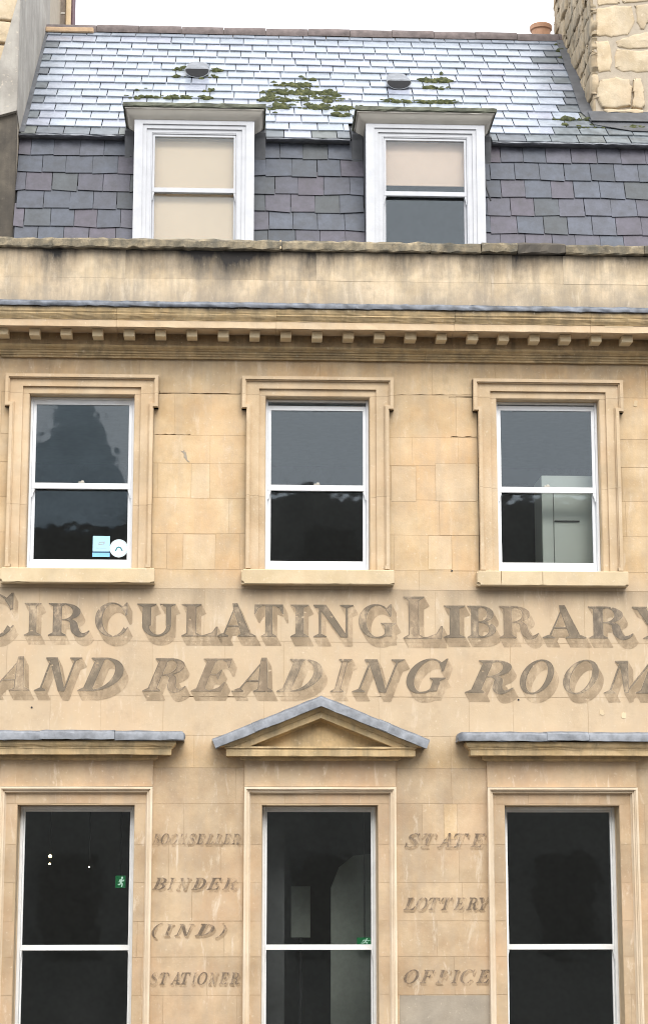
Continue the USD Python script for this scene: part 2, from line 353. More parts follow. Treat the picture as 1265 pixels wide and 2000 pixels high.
def bx(x0, x1, y0, y1, z0, z1, bev=0.0):
    if bev <= 0:
        b = trimesh.creation.box((x1 - x0, y1 - y0, z1 - z0))
        b.apply_translation(((x0 + x1) / 2, (y0 + y1) / 2, (z0 + z1) / 2))
        return b
    bev = min(bev, 0.45 * min(x1 - x0, y1 - y0, z1 - z0))
    pts = []
    for ax in range(3):
        lo, hi = [x0 + bev, y0 + bev, z0 + bev], [x1 - bev, y1 - bev, z1 - bev]
        lo[ax] -= bev; hi[ax] += bev
        pts += [(a, b, c) for a in (lo[0], hi[0]) for b in (lo[1], hi[1]) for c in (lo[2], hi[2])]
    return trimesh.convex.convex_hull(np.array(pts))


def plate(poly, y0, y1):
    """a shape drawn in the upright plane (x, z), from depth y0 (front) to y1 (back)"""
    out = []
    for g in getattr(poly, "geoms", [poly]):
        if g.geom_type != "Polygon" or g.area < 1e-7:
            continue
        e = trimesh.creation.extrude_polygon(g, y1 - y0, engine="earcut")
        v = e.vertices.copy()
        e.vertices = np.c_[v[:, 0], y1 - v[:, 2], v[:, 1]]
        out.append(e)
    return cat(*out) if out else None


def xprism(poly, x0, x1):
    """a shape drawn in (y, z), run along x"""
    e = trimesh.creation.extrude_polygon(poly, x1 - x0, engine="earcut")
    v = e.vertices.copy()
    e.vertices = np.c_[x0 + v[:, 2], v[:, 0], v[:, 1]]
    return e


def moulding(path, profile, plane="xz", side=1, step=None, jit=0.0, seed=1, low=0.0):
    """profile [(out, depth)] swept with mitres along an open path; out is measured to the left of the path times side"""
    path = [np.array(p, float) for p in path]
    n = len(path)
    segn = []
    for a, b in zip(path[:-1], path[1:]):
        d = (b - a) / np.linalg.norm(b - a)
        segn.append(np.array([-d[1], d[0]]) * side)
    st = []                                   # (point, mitre)
    for i in range(n):
        if i == 0: mt = segn[0]
        elif i == n - 1: mt = segn[-1]
        else:
            s = segn[i - 1] + segn[i]
            mt = s / (s @ s) * 2
        st.append((path[i], mt))
        if step and i < n - 1:
            k = int(np.linalg.norm(path[i + 1] - path[i]) / step)
            for j in range(1, k):
                st.append((None, (i, j / k)))
    # resolve the subdivisions between mitred ends
    ends = [s for s in st if s[0] is not None]
    rings = []
    r = np.random.default_rng(seed)
    prof = np.array(profile, float)
    for p, mt in st:
        if p is None:
            i, t = mt
            o = (ends[i][0][None] + prof[:, :1] * ends[i][1][None]) * (1 - t) + (ends[i + 1][0][None] + prof[:, :1] * ends[i + 1][1][None]) * t
        else:
            o = p[None] + prof[:, :1] * mt[None]
        d = prof[:, 1:2]
        if jit:
            o = o + r.normal(0, jit, o.shape) * np.array([[0.3, 1.0]]); d = d + r.normal(0, jit, d.shape)
        rings.append(np.c_[o[:, 0], d[:, 0], o[:, 1]] if plane == "xz" else np.c_[o, d])
    m_ = len(prof)
    V = np.vstack(rings); F = []
    for i in range(len(rings) - 1):
        for j in range(m_):
            a, b = i * m_ + j, i * m_ + (j + 1) % m_
            c, d = a + m_, b + m_
            F += [(a, b, d), (a, d, c)]
    tv, tf = trimesh.creation.triangulate_polygon(Polygon(profile), engine="earcut")
    idx = [int(np.argmin(np.abs(prof - q).sum(1))) for q in tv[:, :2]]
    for t in tf:
        F.append([idx[k] for k in t]); F.append([idx[k] + (len(rings) - 1) * m_ for k in t[::-1]])
    msh = trimesh.Trimesh(V, F, process=False)
    trimesh.repair.fix_normals(msh)
    return msh


def tube(pts, r, seg=8):
    pts = np.array(pts, float)
    out = []
    for a, b in zip(pts[:-1], pts[1:]):
        out.append(trimesh.creation.cylinder(r, segment=[a, b], sections=seg))
    return cat(*out)


def rough_poly(p, amp, seed, step=0.06):
    r = np.random.default_rng(seed)
    q = p.buffer(-0.02).buffer(0.02)
    if q.geom_type == 'Polygon' and q.area > 0.5 * p.area:
        p = q
    ring = p.exterior.segmentize(step)
    c = np.array(ring.coords)[:-1]
    c = c + r.normal(0, amp, c.shape)
    q = Polygon(c).buffer(0)
    return max(getattr(q, 'geoms', [q]), key=lambda g: g.area)


def boulder(poly, y0, y1, seed, amp=0.012, inset=0.02):
    """a rough dressed stone: outline in (x, z), cushioned and uneven front at y0"""
    r = np.random.default_rng(seed)
    outer = np.array(poly.exterior.segmentize(0.09).coords)[:-1]
    n = len(outer)
    c = outer.mean(0)
    rings, ys = [outer], [y1]
    rings.append(outer); ys.append(y0 + inset * 1.2)
    for f, dy in ((0.97, 0.45), (0.92, 0.12), (0.84, -0.02), (0.6, -0.08), (0.3, -0.10)):
        rings.append(c + (outer - c) * f); ys.append(y0 + inset * dy)
    V, F = [], []
    for q, y in zip(rings, ys):
        P = np.c_[q[:, 0], np.full(n, y), q[:, 1]]
        if y != y1:
            for ax in range(3):
                P[:, ax] += meshkit.fbm(np.c_[q[:, 0], np.full(n, seed * 0.37 + ax * 9.1), q[:, 1]] * 5.0) * amp * (2.2 if ax == 1 else 1.0)
        V.append(P)
    V = np.vstack(V); k = len(rings)
    for i in range(k - 1):
        for j in range(n):
            a, b = i * n + j, i * n + (j + 1) % n
            F += [(a, b, b + n), (a, b + n, a + n)]
    V = np.vstack([V, [[c[0], y0 - inset * 0.1, c[1]]]])
    for j in range(n):
        F.append(((k - 1) * n + j, (k - 1) * n + (j + 1) % n, len(V) - 1))
    ms = trimesh.Trimesh(V, F, process=False)
    trimesh.repair.fix_normals(ms)
    return ms


def chip(mesh, spots):
    """knocks small pieces out of a solid"""
    mm = manifold3d.Manifold(manifold3d.Mesh(np.asarray(mesh.vertices, np.float32), np.asarray(mesh.faces, np.uint32)))
    for (x, y, z, rx, ry, rz, sd_) in spots:
        s = trimesh.creation.icosphere(1, 1.0)
        r = np.random.default_rng(sd_)
        s.vertices = s.vertices * (1 + r.normal(0, 0.12, (len(s.vertices), 1))) * np.array([rx, ry, rz]) + np.array([x, y, z])
        mm = mm - manifold3d.Manifold(manifold3d.Mesh(np.asarray(s.vertices, np.float32), np.asarray(s.faces, np.uint32)))
    o = mm.to_mesh()
    return trimesh.Trimesh(o.vert_properties[:, :3], o.tri_verts, process=False)

# ------------------------------------------------------------------ ground, road, pavements
obj("ground", bx(-200, 200, -200, 200, -0.5, -0.004), M_ASPHALT, kind="structure")
obj("road", bx(-200, 200, -15.6, -2.6, -0.3, 0.0), M_ASPHALT, kind="structure")
obj("pavement", bx(-200, 200, -2.6, -0.02, -0.3, 0.12, 0.01), M_PAVE, kind="structure")
obj("pavement", bx(-200, 200, -18.6, -15.6, -0.3, 0.12, 0.01), M_PAVE, kind="structure")

# ------------------------------------------------------------------ the townhouse
HOUSE = thing("stone_townhouse", "honey limestone townhouse with painted library lettering, sash windows and slate mansard roof", "building")

WX2 = [-2.294, -0.006, 2.2525]        # second-floor window centres
WX1 = [-2.264, 0.020, 2.312]          # first-floor window centres
OP2 = (0.513, 9.035, 10.757)          # half width, sill top, head
OP1 = (0.545, 4.15, 6.80)
XL, XR = -4.2, 4.7                    # how much of the terrace's wall is built

openings = [sbox(c - OP2[0], OP2[1], c + OP2[0], OP2[2]) for c in WX2] + [sbox(c - OP1[0], OP1[1], c + OP1[0], OP1[2]) for c in WX1]
OPEN = unary_union(openings)

WALL = thing("wall", parent=HOUSE)
courses = [3.9, 4.32, 4.70, 5.061, 5.407, 5.732, 6.083, 6.436, 6.815, 7.149, 7.452, 7.824, 8.346, 8.854, 9.042, 9.391, 9.738, 10.081, 10.361, 10.781, 11.16]
J = 0.0005


def rpx(x0, y0, x1, y1):
    a, b = at(x0, y0), at(x1, y1)
    return sbox(a[0], b[2], b[0], a[2])


special = [(rpx(764, 910, 812, 980), M_PALE), (rpx(850, 905, 930, 979), M_PALE), (rpx(836, 1046, 882, 1112), M_PALE), (rpx(358, 1043, 420, 1112), M_PALE),
           (rpx(374, 905, 409, 973), M_PALE), (rpx(780, 1945, 962, 2020), M_GREYST), (rpx(780, 2021, 962, 2100), M_GREYST), (rpx(866, 1571, 893, 1640), M_WALL)]
spec_u = unary_union([s[0] for s in special]).buffer(J, join_style=2)
# open cracks along a few joints
cracks = []
for (x0, x1, py, w) in ((298, 470, 768, 6), (150, 312, 764, 3), (302, 372, 848, 4), (876, 965, 775, 6), (880, 930, 853, 4), (355, 480, 1361, 4), (690, 860, 1361, 3), (760, 920, 770, 2.2)):
    a, b = at(x0, py), at(x1, py + (x1 - x0) * 0.008)
    xs = np.linspace(a[0], b[0], 14)
    top = [(x, a[2] + RNG.uniform(-0.004, 0.004) + (b[2] - a[2]) * i / 13 + w * 0.0006 * (0.6 + RNG.random())) for i, x in enumerate(xs)]
    bot = [(x, a[2] + (b[2] - a[2]) * i / 13 - w * 0.0006 * (0.6 + RNG.random())) for i, x in enumerate(xs)]
    cracks.append(Polygon(top + bot[::-1]).buffer(0))
CR = unary_union(cracks)
cut = unary_union([OPEN.buffer(0.003, join_style=2), CR])
obj("backing", plate(sbox(XL, 0.0, XR, 12.0).difference(OPEN).difference(CR.buffer(-0.0005)), 0.0035, 0.40), M_MORTAR, WALL)
for k, (z0, z1) in enumerate(zip(courses[:-1], courses[1:])):
    x = XL + RNG.uniform(0, 0.3)
    edges = [XL]
    while x < XR - 0.4:
        x += RNG.uniform(0.42, 0.98)
        edges.append(min(x, XR))
    edges[-1] = XR
    for a, b in zip(edges[:-1], edges[1:]):
        p = sbox(a + J, z0 + J, b - J, z1 - J).difference(cut).difference(spec_u)
        for g in getattr(p, "geoms", [p]):
            if g.area > 0.006:
                q = RNG.uniform(-0.0012, 0.0012)
                mt = M_WALL
                if z1 < 7.2: mt = M_WALL_LOW
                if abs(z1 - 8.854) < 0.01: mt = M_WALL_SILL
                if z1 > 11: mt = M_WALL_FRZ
                if z1 < 5.0 and 0.72 < (a + b) / 2 < 1.63: mt = M_GREYST
                obj("stone", plate(g.buffer(-RNG.choice([0.0004, 0.0006, 0.0008, 0.0012, 0.0022]), join_style=2), q, 0.05), mt, WALL)
for p, mt in special:
    obj("stone", plate(p.difference(cut).buffer(-0.001, join_style=2), -0.0015, 0.05), mt, WALL)
# a spalled hollow beside the left window and small fixings
sp = at(362, 890)
obj("spall", plate(rough_poly(Polygon([(sp[0] - 0.035, sp[2] + 0.06), (sp[0] - 0.005, sp[2] + 0.055), (sp[0] + 0.03, sp[2] - 0.05), (sp[0] + 0.045, sp[2] - 0.07), (sp[0] + 0.0, sp[2] - 0.045)]), 0.006, 3, 0.02), -0.0035, 0.01), M_GREYST, WALL)
for px, py in ((62, 1382), (1012, 1367), (882, 1115)):
    q = at(px, py)
    obj("fixing_hole", trimesh.creation.cylinder(0.009, segment=[(q[0], -0.006, q[2]), (q[0], 0.01, q[2])], sections=10), M_BLACK, WALL)
for px, py in ((1240, 788), (1174, 1392), (1217, 1398)):
    q = at(px, py)
    obj("plaster_repair", plate(rough_poly(Point(q[0], q[2]).buffer(0.017).segmentize(0.02) if False else Polygon([(q[0] - .02, q[2] - .02), (q[0] + .02, q[2] - .03), (q[0] + .02, q[2] + .025), (q[0] - .01, q[2] + .03)]), 0.004, int(px), 0.02), -0.005, 0.01), M_SILL, WALL)

# ---------------- cornice
CORN = thing("cornice", parent=HOUSE)
corona = [(-0.10, 11.3925), (-0.424, 11.392), (-0.425, 11.384), (-0.425, 11.324), (-0.408, 11.320), (-0.40, 11.331), (-0.10, 11.331)]
prof = [(0.02, 11.60), (-0.46, 11.525), (-0.485, 11.515), (-0.487, 11.485), (-0.478, 11.462), (-0.466, 11.448), (-0.468, 11.440), (-0.455, 11.425), (-0.44, 11.408), (-0.43, 11.396), (-0.43, 11.393),
        (0.02, 11.393)]
# cornice in lengths, as the masons laid it
cx = [XL, -1.95, -0.42, 1.3, 2.62, XR]
for a, b in zip(cx[:-1], cx[1:]):
    p2 = [(y + RNG.uniform(-0.002, 0.002), z) for y, z in prof]
    sx = [(0.0 + y0, z0) for y0, z0 in p2]
    mesh = moulding([(a + 0.001, 0.0), (b - 0.001, 0.0)], [(-y, z) for y, z in p2], plane="xy", side=-1, step=0.09, jit=0.0012, seed=int(100 * (a + 9)))
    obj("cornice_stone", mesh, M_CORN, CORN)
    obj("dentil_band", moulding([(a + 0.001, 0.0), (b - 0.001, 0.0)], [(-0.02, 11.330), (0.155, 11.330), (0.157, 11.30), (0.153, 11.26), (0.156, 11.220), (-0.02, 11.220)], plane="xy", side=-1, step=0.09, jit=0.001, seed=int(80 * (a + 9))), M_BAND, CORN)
    obj("corona", moulding([(a + 0.001, 0.0), (b - 0.001, 0.0)], [(-y, z) for y, z in corona], plane="xy", side=-1, step=0.09, jit=0.0012, seed=int(70 * (a + 9))), M_TRIM, CORN)
bed = [(0.155, 11.219), (0.150, 11.206), (0.135, 11.196), (0.112, 11.188), (0.105, 11.18), (0.085, 11.178), (0.082, 11.158), (0.064, 11.155), (0.060, 11.140), (0.045, 11.137), (0.04, 11.118), (-0.02, 11.118), (-0.02, 11.219)]
for a, b in zip([-3.047, -0.95, 1.05, 2.3], [-0.95, 1.05, 2.3, XR]):
    pth = [(a + 0.001, 0.0), (b - 0.001, 0.0)]
    if a < -3.0:
        pth = [(-3.047, 0.18), (-3.047, 0.0), (b - 0.001, 0.0)]
    obj("bed_moulding", moulding(pth, [(o, z) for o, z in bed], plane="xy", side=-1, step=0.1, jit=0.0012, seed=int(50 * (a + 9))), M_CORN, CORN)
for k in range(-4, 25):
    xc = -2.742 + 0.3022 * k
    if XL + 0.1 < xc < XR - 0.1:
        w = 0.052 + RNG.uniform(-0.003, 0.003)
        zj = RNG.uniform(-0.003, 0.003)
        obj("dentil", bx(xc - w, xc + w, -0.315 + RNG.uniform(-0.004, 0.004), -0.14, 11.262 + zj, 11.3295, 0.004), M_DENT, CORN)
# lead flashing laid over the cornice, dressed down its edge
xs = [XL, -1.55, 0.35, 1.42, 3.0, XR]
for a, b in zip(xs[:-1], xs[1:]):
    pr = [(-0.015, 11.69), (0.0, 11.70), (0.012, 11.64), (0.47, 11.566), (0.502, 11.556), (0.513, 11.536), (0.508, 11.508), (0.497, 11.505), (0.492, 11.54), (-0.015, 11.62)]
    obj("lead_flashing", moulding([(a - 0.01, 0.0), (b + 0.01, 0.0)], pr, plane="xy", side=-1, step=0.06, jit=0.0028, seed=int(30 * (a + 9))), M_LEADC, CORN, smooth=30)
# a small repair patch on the cornice
q = at(1205, 640, -0.44)
obj("cornice_repair", bx(q[0] - 0.12, q[0] + 0.16, -0.428, -0.40, 11.372, 11.402, 0.004), M_SILL, CORN)

# ---------------- parapet with coping
PARA = thing("parapet", parent=HOUSE)
obj("backing", bx(XL, XR, 0.03, 0.32, 11.5, 12.232), M_MORTAR, PARA)
for (z0, z1), ed in (((11.60, 11.94), [XL, -3.3, -2.1, -0.62, 0.55, 1.72, 2.95, XR]), ((11.94, 12.232), [XL, -2.55, -1.9, -0.02, 0.16, 1.6, 1.93, 2.44, 3.6, XR])):
    for a, b in zip(ed[:-1], ed[1:]):
        obj("stone", plate(sbox(a + J, z0 + J, b - J, z1 - J), RNG.uniform(-0.002, 0.002), 0.06), M_PARA_SOOT if (z0 > 11.9 and a in (1.93, -1.9)) else M_PARA, PARA)
ed = [XL, -2.62, -0.362, 1.115, 1.62, 1.98, 2.46, 3.25, XR]
for i, (a, b) in enumerate(zip(ed[:-1], ed[1:])):
    dz, dy = RNG.uniform(-0.008, 0.008), RNG.uniform(-0.012, 0.012)
    pr = [(0.055 + dy, 12.236), (0.066 + dy, 12.246), (0.066 + dy, 12.315 + dz), (0.045 + dy, 12.338 + dz), (-0.12, 12.352 + dz), (-0.36, 12.345), (-0.36, 12.236)]
    obj("coping_stone", moulding([(a + 0.003, 0.0), (b - 0.003, 0.0)], pr, plane="xy", side=-1, step=0.06, jit=0.0045, seed=i + 40), M_SOOTY if a == 1.98 else M_COPE, PARA)
q = at(548, 480, -0.07)
obj("coping_edge_chip", bx(q[0] - 0.008, q[0] + 0.008, -0.075, -0.05, 12.24, 12.33, 0.003), M_SILL, PARA)

# ---------------- windows
def sash_parts(W, cx, half, z0, z1, rail_z, yo, st=0.045, top=0.05, bot=0.085, rail=0.06, jamb=0.035, fm=None, m=M_WHITE, lock=True, timber_sill=True, head_m=None, head_gap=0.0):
    """box frame, upper sash (outer), lower sash (inner) with horns, panes"""
    fm = fm or m
    x0, x1 = cx - half, cx + half
    obj("frame_jamb", bx(x0, x0 + jamb, yo - 0.02, yo + 0.14, z0, z1, 0.004), fm, W)
    obj("frame_jamb", bx(x1 - jamb, x1, yo - 0.02, yo + 0.14, z0, z1, 0.004), fm, W)
    obj("frame_head", bx(x0 + jamb, x1 - jamb, yo - 0.012, yo + 0.14, z1 - jamb, z1, 0.004), head_m or fm, W)
    if timber_sill:
        obj("timber_sill", bx(x0 + jamb, x1 - jamb, yo - 0.015, yo + 0.14, z0, z0 + 0.035, 0.004), m, W)
    ux0, ux1 = x0 + jamb + 0.002, x1 - jamb - 0.002
    zt = z1 - jamb - 0.002 - head_gap
    zb = z0 + (0.037 if timber_sill else 0.002)
    r0, r1 = rail_z - rail / 2, rail_z + rail / 2
    # upper sash
    up = plate(sbox(ux0, r0, ux1, zt).difference(sbox(ux0 + st, r1 - 0.004, ux1 - st, zt - top)), yo, yo + 0.042)
    horns = []
    for s, xa in ((1, ux0), (-1, ux1)):
        h = Polygon([(xa, r0), (xa + s * st, r0), (xa + s * st * 0.95, r0 - 0.02), (xa + s * st * 0.55, r0 - 0.05), (xa + s * st * 0.3, r0 - 0.085), (xa, r0 - 0.09)])
        horns.append(plate(h, yo + 0.003, yo + 0.039))
    us = obj("upper_sash", up, m if head_m is None else m, W)
    for h in horns:
        obj("sash_horn", h, m, W)
    obj("pane", bx(ux0 + st - 0.008, ux1 - st + 0.008, yo + 0.019, yo + 0.023, r1 - 0.012, zt - top + 0.008), M_GLASS, W)
    # lower sash
    yl = yo + 0.05
    lo = plate(sbox(ux0, zb, ux1, r1 - 0.004).difference(sbox(ux0 + st, zb + bot, ux1 - st, r0 + 0.012)), yl, yl + 0.042)
    obj("lower_sash", lo, m, W)
    obj("pane", bx(ux0 + st - 0.008, ux1 - st + 0.008, yl + 0.019, yl + 0.023, zb + bot - 0.008, r0 + 0.02), M_GLASS, W)
    if lock:
        obj("sash_lock", cat(bx(cx - 0.03, cx + 0.028, yo + 0.006, yo + 0.05, r1, r1 + 0.012, 0.003), bx(cx - 0.005, cx + 0.022, yo + 0.01, yo + 0.03, r1 + 0.01, r1 + 0.024, 0.004)), M_BRONZE, W)


Z0, Z1 = OP2[1], OP2[2]
for i, cx in enumerate(WX2):
    W = thing("sash_window", parent=HOUSE)
    say(W, ["upper left window with stickers in its lower pane", "upper middle window with slightly lowered top sash", "upper right window with pale cupboard behind its glass"][i])
    h = OP2[0]
    hole = sbox(cx - h, Z0 - 0.2, cx + h, Z1)
    so, se, zt, ze = 0.182, 0.228, Z1 + 0.185, Z1 - 0.14
    body = Polygon([(cx - h - so, Z0), (cx - h - so, ze), (cx - h - se, ze), (cx - h - se, zt), (cx + h + se, zt), (cx + h + se, ze), (cx + h + so, ze), (cx + h + so, Z0)])
    # the architrave in stones: two jambs of two stones, and the head
    zj = Z0 + 0.62 + 0.1 * i
    parts = {"architrave_head": sbox(cx - 2, Z1 - 0.0, cx + 2, zt + 0.1), "architrave_jamb": None}
    mould_path_out = [(cx - h - so, Z0), (cx - h - so, ze), (cx - h - se, ze), (cx - h - se, zt), (cx + h + se, zt), (cx + h + se, ze), (cx + h + so, ze), (cx + h + so, Z0)]
    fascia2 = body.difference(sbox(cx - h - 0.057, Z0 - 0.1, cx + h + 0.057, Z1 + 0.066))
    fascia1 = body.intersection(sbox(cx - h - 0.062, Z0 - 0.1, cx + h + 0.062, Z1 + 0.071)).difference(hole)
    band = body.difference(body.buffer(-0.046, join_style=2, single_sided=False)).difference(sbox(cx - h - 0.13, Z0 - 0.1, cx + h + 0.13, Z0 + 0.06))
    band2 = body.buffer(-0.006, join_style=2).difference(body.buffer(-0.036, join_style=2)).difference(sbox(cx - h - 0.13, Z0 - 0.1, cx + h + 0.13, Z0 + 0.06))
    cuts = [("architrave_head", sbox(cx - 2, Z1, cx + 2, 20))]
    for s in (-1, 1):
        xa, xb = (cx - 2, cx) if s < 0 else (cx, cx + 2)
        cuts += [("architrave_jamb", sbox(xa, zj, xb, Z1)), ("architrave_jamb", sbox(xa, Z0 - 0.05, xb, zj))]
    for nm, c in cuts:
        c = c.buffer(-0.0009, join_style=2)
        ms = cat(plate(fascia1.intersection(c), -0.028, 0.03), plate(fascia2.intersection(c), -0.056, 0.032),
                 plate(band.intersection(c), -0.082, 0.034), plate(band2.intersection(c), -0.100, -0.05))
        obj(nm, ms, M_TRIM, W)
    # reveals stay as stone: line the opening
    obj("reveal", cat(bx(cx - h - 0.001, cx - h + 0.006, -0.02, 0.39, Z0, Z1), bx(cx + h - 0.006, cx + h + 0.001, -0.02, 0.39, Z0, Z1), bx(cx - h + 0.006, cx + h - 0.006, -0.02, 0.39, Z1 - 0.006, Z1 + 0.001)), M_TRIM, W)
    # stone sill
    sl = bx(cx - 0.732, cx + 0.732, -0.130, 0.33, Z0 - 0.150, Z0 - 0.006, 0.008)
    spots = [(cx + RNG.uniform(-0.6, 0.6), -0.13, Z0 - 0.152, RNG.uniform(0.03, 0.09), 0.02, RNG.uniform(0.008, 0.016), 11 * i + k) for k in range(4)]
    spots += [(cx - 0.735, -0.13, Z0 - 0.145, 0.035, 0.03, 0.03, 91 + i), (cx + 0.735, -0.13, Z0 - 0.15, 0.05, 0.03, 0.018, 95 + i), (cx - 0.735, -0.13, Z0 - 0.01, 0.025, 0.03, 0.02, 97 + i)]
    if i == 2: spots += [(cx - 0.1, -0.13, Z0 - 0.08, 0.003, 0.02, 0.1, 7), (cx - 0.5, -0.13, Z0 - 0.05, 0.004, 0.02, 0.09, 8)]
    obj("stone_sill", chip(sl, spots), M_SILL, W)
    sash_parts(W, cx, h - 0.008, Z0 - 0.004, Z1 - 0.008, 9.872, 0.105, st=0.030, top=0.045, bot=0.085, rail=0.058, jamb=0.023, m=M_WHITE_S,
               head_m=M_WHITE2, head_gap=(0.0, 0.035, 0.012)[i])
    if i != 0:   # the lowered top sash leaves a dark slot
        pass

# first floor: tall windows with splayed architraves
for i, cx in enumerate(WX1):
    W = thing("tall_sash_window", parent=HOUSE)
    say(W, ["lower left tall window with green exit sign inside", "tall window under the pediment", "lower right tall window beside the lottery lettering"][i])
    h, z0, z1 = OP1
    zt, ho = 6.985, 0.705
    pth = [(cx - h, z0), (cx - h, z1), (cx + h, z1), (cx + h, z0)]
    # profile: (out from the opening, depth): splay, quirk, fillet, outer edge
    pr = [(0.0, 0.20), (0.004, 0.186), (0.118, -0.022), (0.119, -0.042), (0.136, -0.046), (0.137, -0.062), (0.146, -0.064), (0.148, -0.076), (0.168, -0.074), (0.170, 0.03), (0.0, 0.22)]
    tot = moulding(pth, pr, plane="xz", side=1, step=0.25, jit=0.0008, seed=i + 3)
    obj("architrave", tot, M_TRIM_PALE, W)
    # plain frieze block above, slightly proud
    obj("frieze_stone", plate(sbox(cx - 0.712, zt - 0.012, cx + 0.712, 7.23), -0.030, 0.03), M_WALL_LOW, W)
    obj("reveal", cat(bx(cx - h - 0.001, cx - h + 0.005, 0.205, 0.39, z0, z1), bx(cx + h - 0.005, cx + h + 0.001, 0.205, 0.39, z0, z1), bx(cx - h + 0.005, cx + h - 0.005, 0.205, 0.39, z1 - 0.005, z1 + 0.001)), M_TRIM_PALE, W)
    obj("stone_sill", bx(cx - 0.76, cx + 0.76, -0.10, 0.33, z0 - 0.17, z0 - 0.004, 0.01), M_SILL, W)
    sash_parts(W, cx, h - 0.006, z0, z1 - 0.006, 5.487, 0.225, st=0.015, top=0.020, bot=0.09, rail=0.052, jamb=0.028, m=M_WHITE2, lock=False)
    # hood or pediment
    hw = 0.885
    if i != 1:
        Hd = thing("window_hood", parent=HOUSE)
        say(Hd, "straight hood over lower left window" if i == 0 else "straight hood over lower right window")
        cp = [(-0.02, 7.40), (0.235, 7.385), (0.238, 7.372), (0.232, 7.352), (0.218, 7.336), (0.206, 7.328), (0.204, 7.318), (0.196, 7.312), (0.194, 7.262), (0.18, 7.258), (0.07, 7.262), (0.066, 7.235), (0.04, 7.215), (-0.02, 7.21)]
        path = [(cx - hw + 0.194, 0.02), (cx - hw + 0.194, 0.0), (cx + hw - 0.194, 0.0), (cx + hw - 0.194, 0.02)]
        obj("cornice_moulding", moulding(path, cp, plane="xy", side=-1, step=0.08, jit=0.0015, seed=60 + i), M_CORN, Hd)
        lw = 0.985
        lp = [(-0.01, 7.475), (0.0, 7.492), (0.25, 7.476), (0.266, 7.468), (0.276, 7.45), (0.280, 7.392), (0.272, 7.388), (0.255, 7.405), (-0.01, 7.41)]
        xa, xb, x1_, x2_ = cx - lw + 0.26, cx + lw - 0.26, cx - 0.31 + 0.08 * i, cx + 0.36 - 0.07 * i
        for k_, path in enumerate(([(xa, 0.02), (xa, 0.0), (x1_, 0.0)], [(x1_ - 0.02, 0.0), (x2_, 0.0)], [(x2_ + 0.004, 0.0), (xb, 0.0), (xb, 0.02)])):
            lq = [(o + (0.006 if k_ == 1 and o > 0.2 else 0.0), z + (0.006 if k_ == 1 else 0.0)) for o, z in lp]
            obj("lead_cap", moulding(path, lq, plane="xy", side=-1, step=0.06, jit=0.0025, seed=70 + i + 10 * k_), M_LEAD, Hd, smooth=30)
        for s in (-1, 1):
            obj("lead_cap_end", trimesh.creation.icosphere(2, 1.0).apply_transform(np.diag([0.028, 0.05, 0.042, 1.0])).apply_translation((cx + s * (lw + 0.005), -0.225, 7.425)), M_LEAD, Hd, smooth=True)
    else:
        P = thing("pediment", parent=HOUSE)
        apex_z, end_z = 7.80, 7.375
        sl = math.atan2(apex_z - end_z - 0.03, 0.985)
        # horizontal cornice of the pediment
        cp = [(-0.02, 7.345), (0.205, 7.337), (0.207, 7.322), (0.192, 7.314), (0.190, 7.305), (0.196, 7.300), (0.194, 7.250), (0.18, 7.246), (0.07, 7.250), (0.066, 7.232), (0.04, 7.215), (-0.02, 7.21)]
        path = [(cx - hw + 0.194, 0.02), (cx - hw + 0.194, 0.0), (cx + hw - 0.194, 0.0), (cx + hw - 0.194, 0.02)]
        obj("cornice_moulding", moulding(path, cp, plane="xy", side=-1, step=0.08, jit=0.0012, seed=61), M_CORN, P)
        tri = Polygon([(cx - 0.86, 7.33), (cx + 0.86, 7.33), (cx, 7.33 + 0.86 * math.tan(sl))])
        obj("tympanum", plate(tri, -0.045, 0.03), M_CORN, P)
        # raking mouldings, measured down from the lead
        rp = [(0.0, 0.02), (0.0, -0.242), (-0.018, -0.238), (-0.04, -0.214), (-0.052, -0.205), (-0.056, -0.192), (-0.108, -0.188), (-0.112, -0.176), (-0.112, -0.06), (-0.128, -0.05), (-0.13, 0.02)]
        zl = apex_z - 0.075
        path = [(cx - 0.955, zl - 0.955 * math.tan(sl)), (cx, zl), (cx + 0.955, zl - 0.955 * math.tan(sl))]
        rk = moulding(path, rp, plane="xz", side=1, step=0.1, jit=0.001, seed=62)
        cutb = bx(-5, 5, -1, 1, 7.338, 9)
        mm = manifold3d.Manifold(manifold3d.Mesh(np.asarray(rk.vertices, np.float32), np.asarray(rk.faces, np.uint32)))
        mm = mm.trim_by_plane((0, 0, 1), 7.338)
        o = mm.to_mesh()
        if len(o.tri_verts) > 10:
            rk = trimesh.Trimesh(o.vert_properties[:, :3], o.tri_verts, process=False)
        obj("raking_cornice", rk, M_CORN, P)
        lp = [(0.0, 0.02), (0.085, 0.0), (0.080, -0.25), (0.070, -0.268), (0.055, -0.278), (-0.012, -0.284), (-0.016, -0.274), (0.0, -0.255)]
        path = [(cx - 0.99, zl - 0.99 * math.tan(sl)), (cx, zl), (cx + 0.99, zl - 0.99 * math.tan(sl))]
        lq = [(o + 0.005, y - 0.005) for o, y in lp]
        obj("lead_cap", moulding(path, lp, plane="xz", side=1, step=0.07, jit=0.002, seed=63), M_LEAD, P, smooth=30)
        for sgn in (-1, 1):
            pa = [(cx + sgn * 0.52, zl - 0.52 * math.tan(sl)), (cx + sgn * 0.62, zl - 0.62 * math.tan(sl))]
            obj("lead_lap", moulding(pa if sgn > 0 else pa[::-1], lq, plane="xz", side=1, step=0.05, jit=0.0012, seed=66), M_LEAD, P, smooth=30)

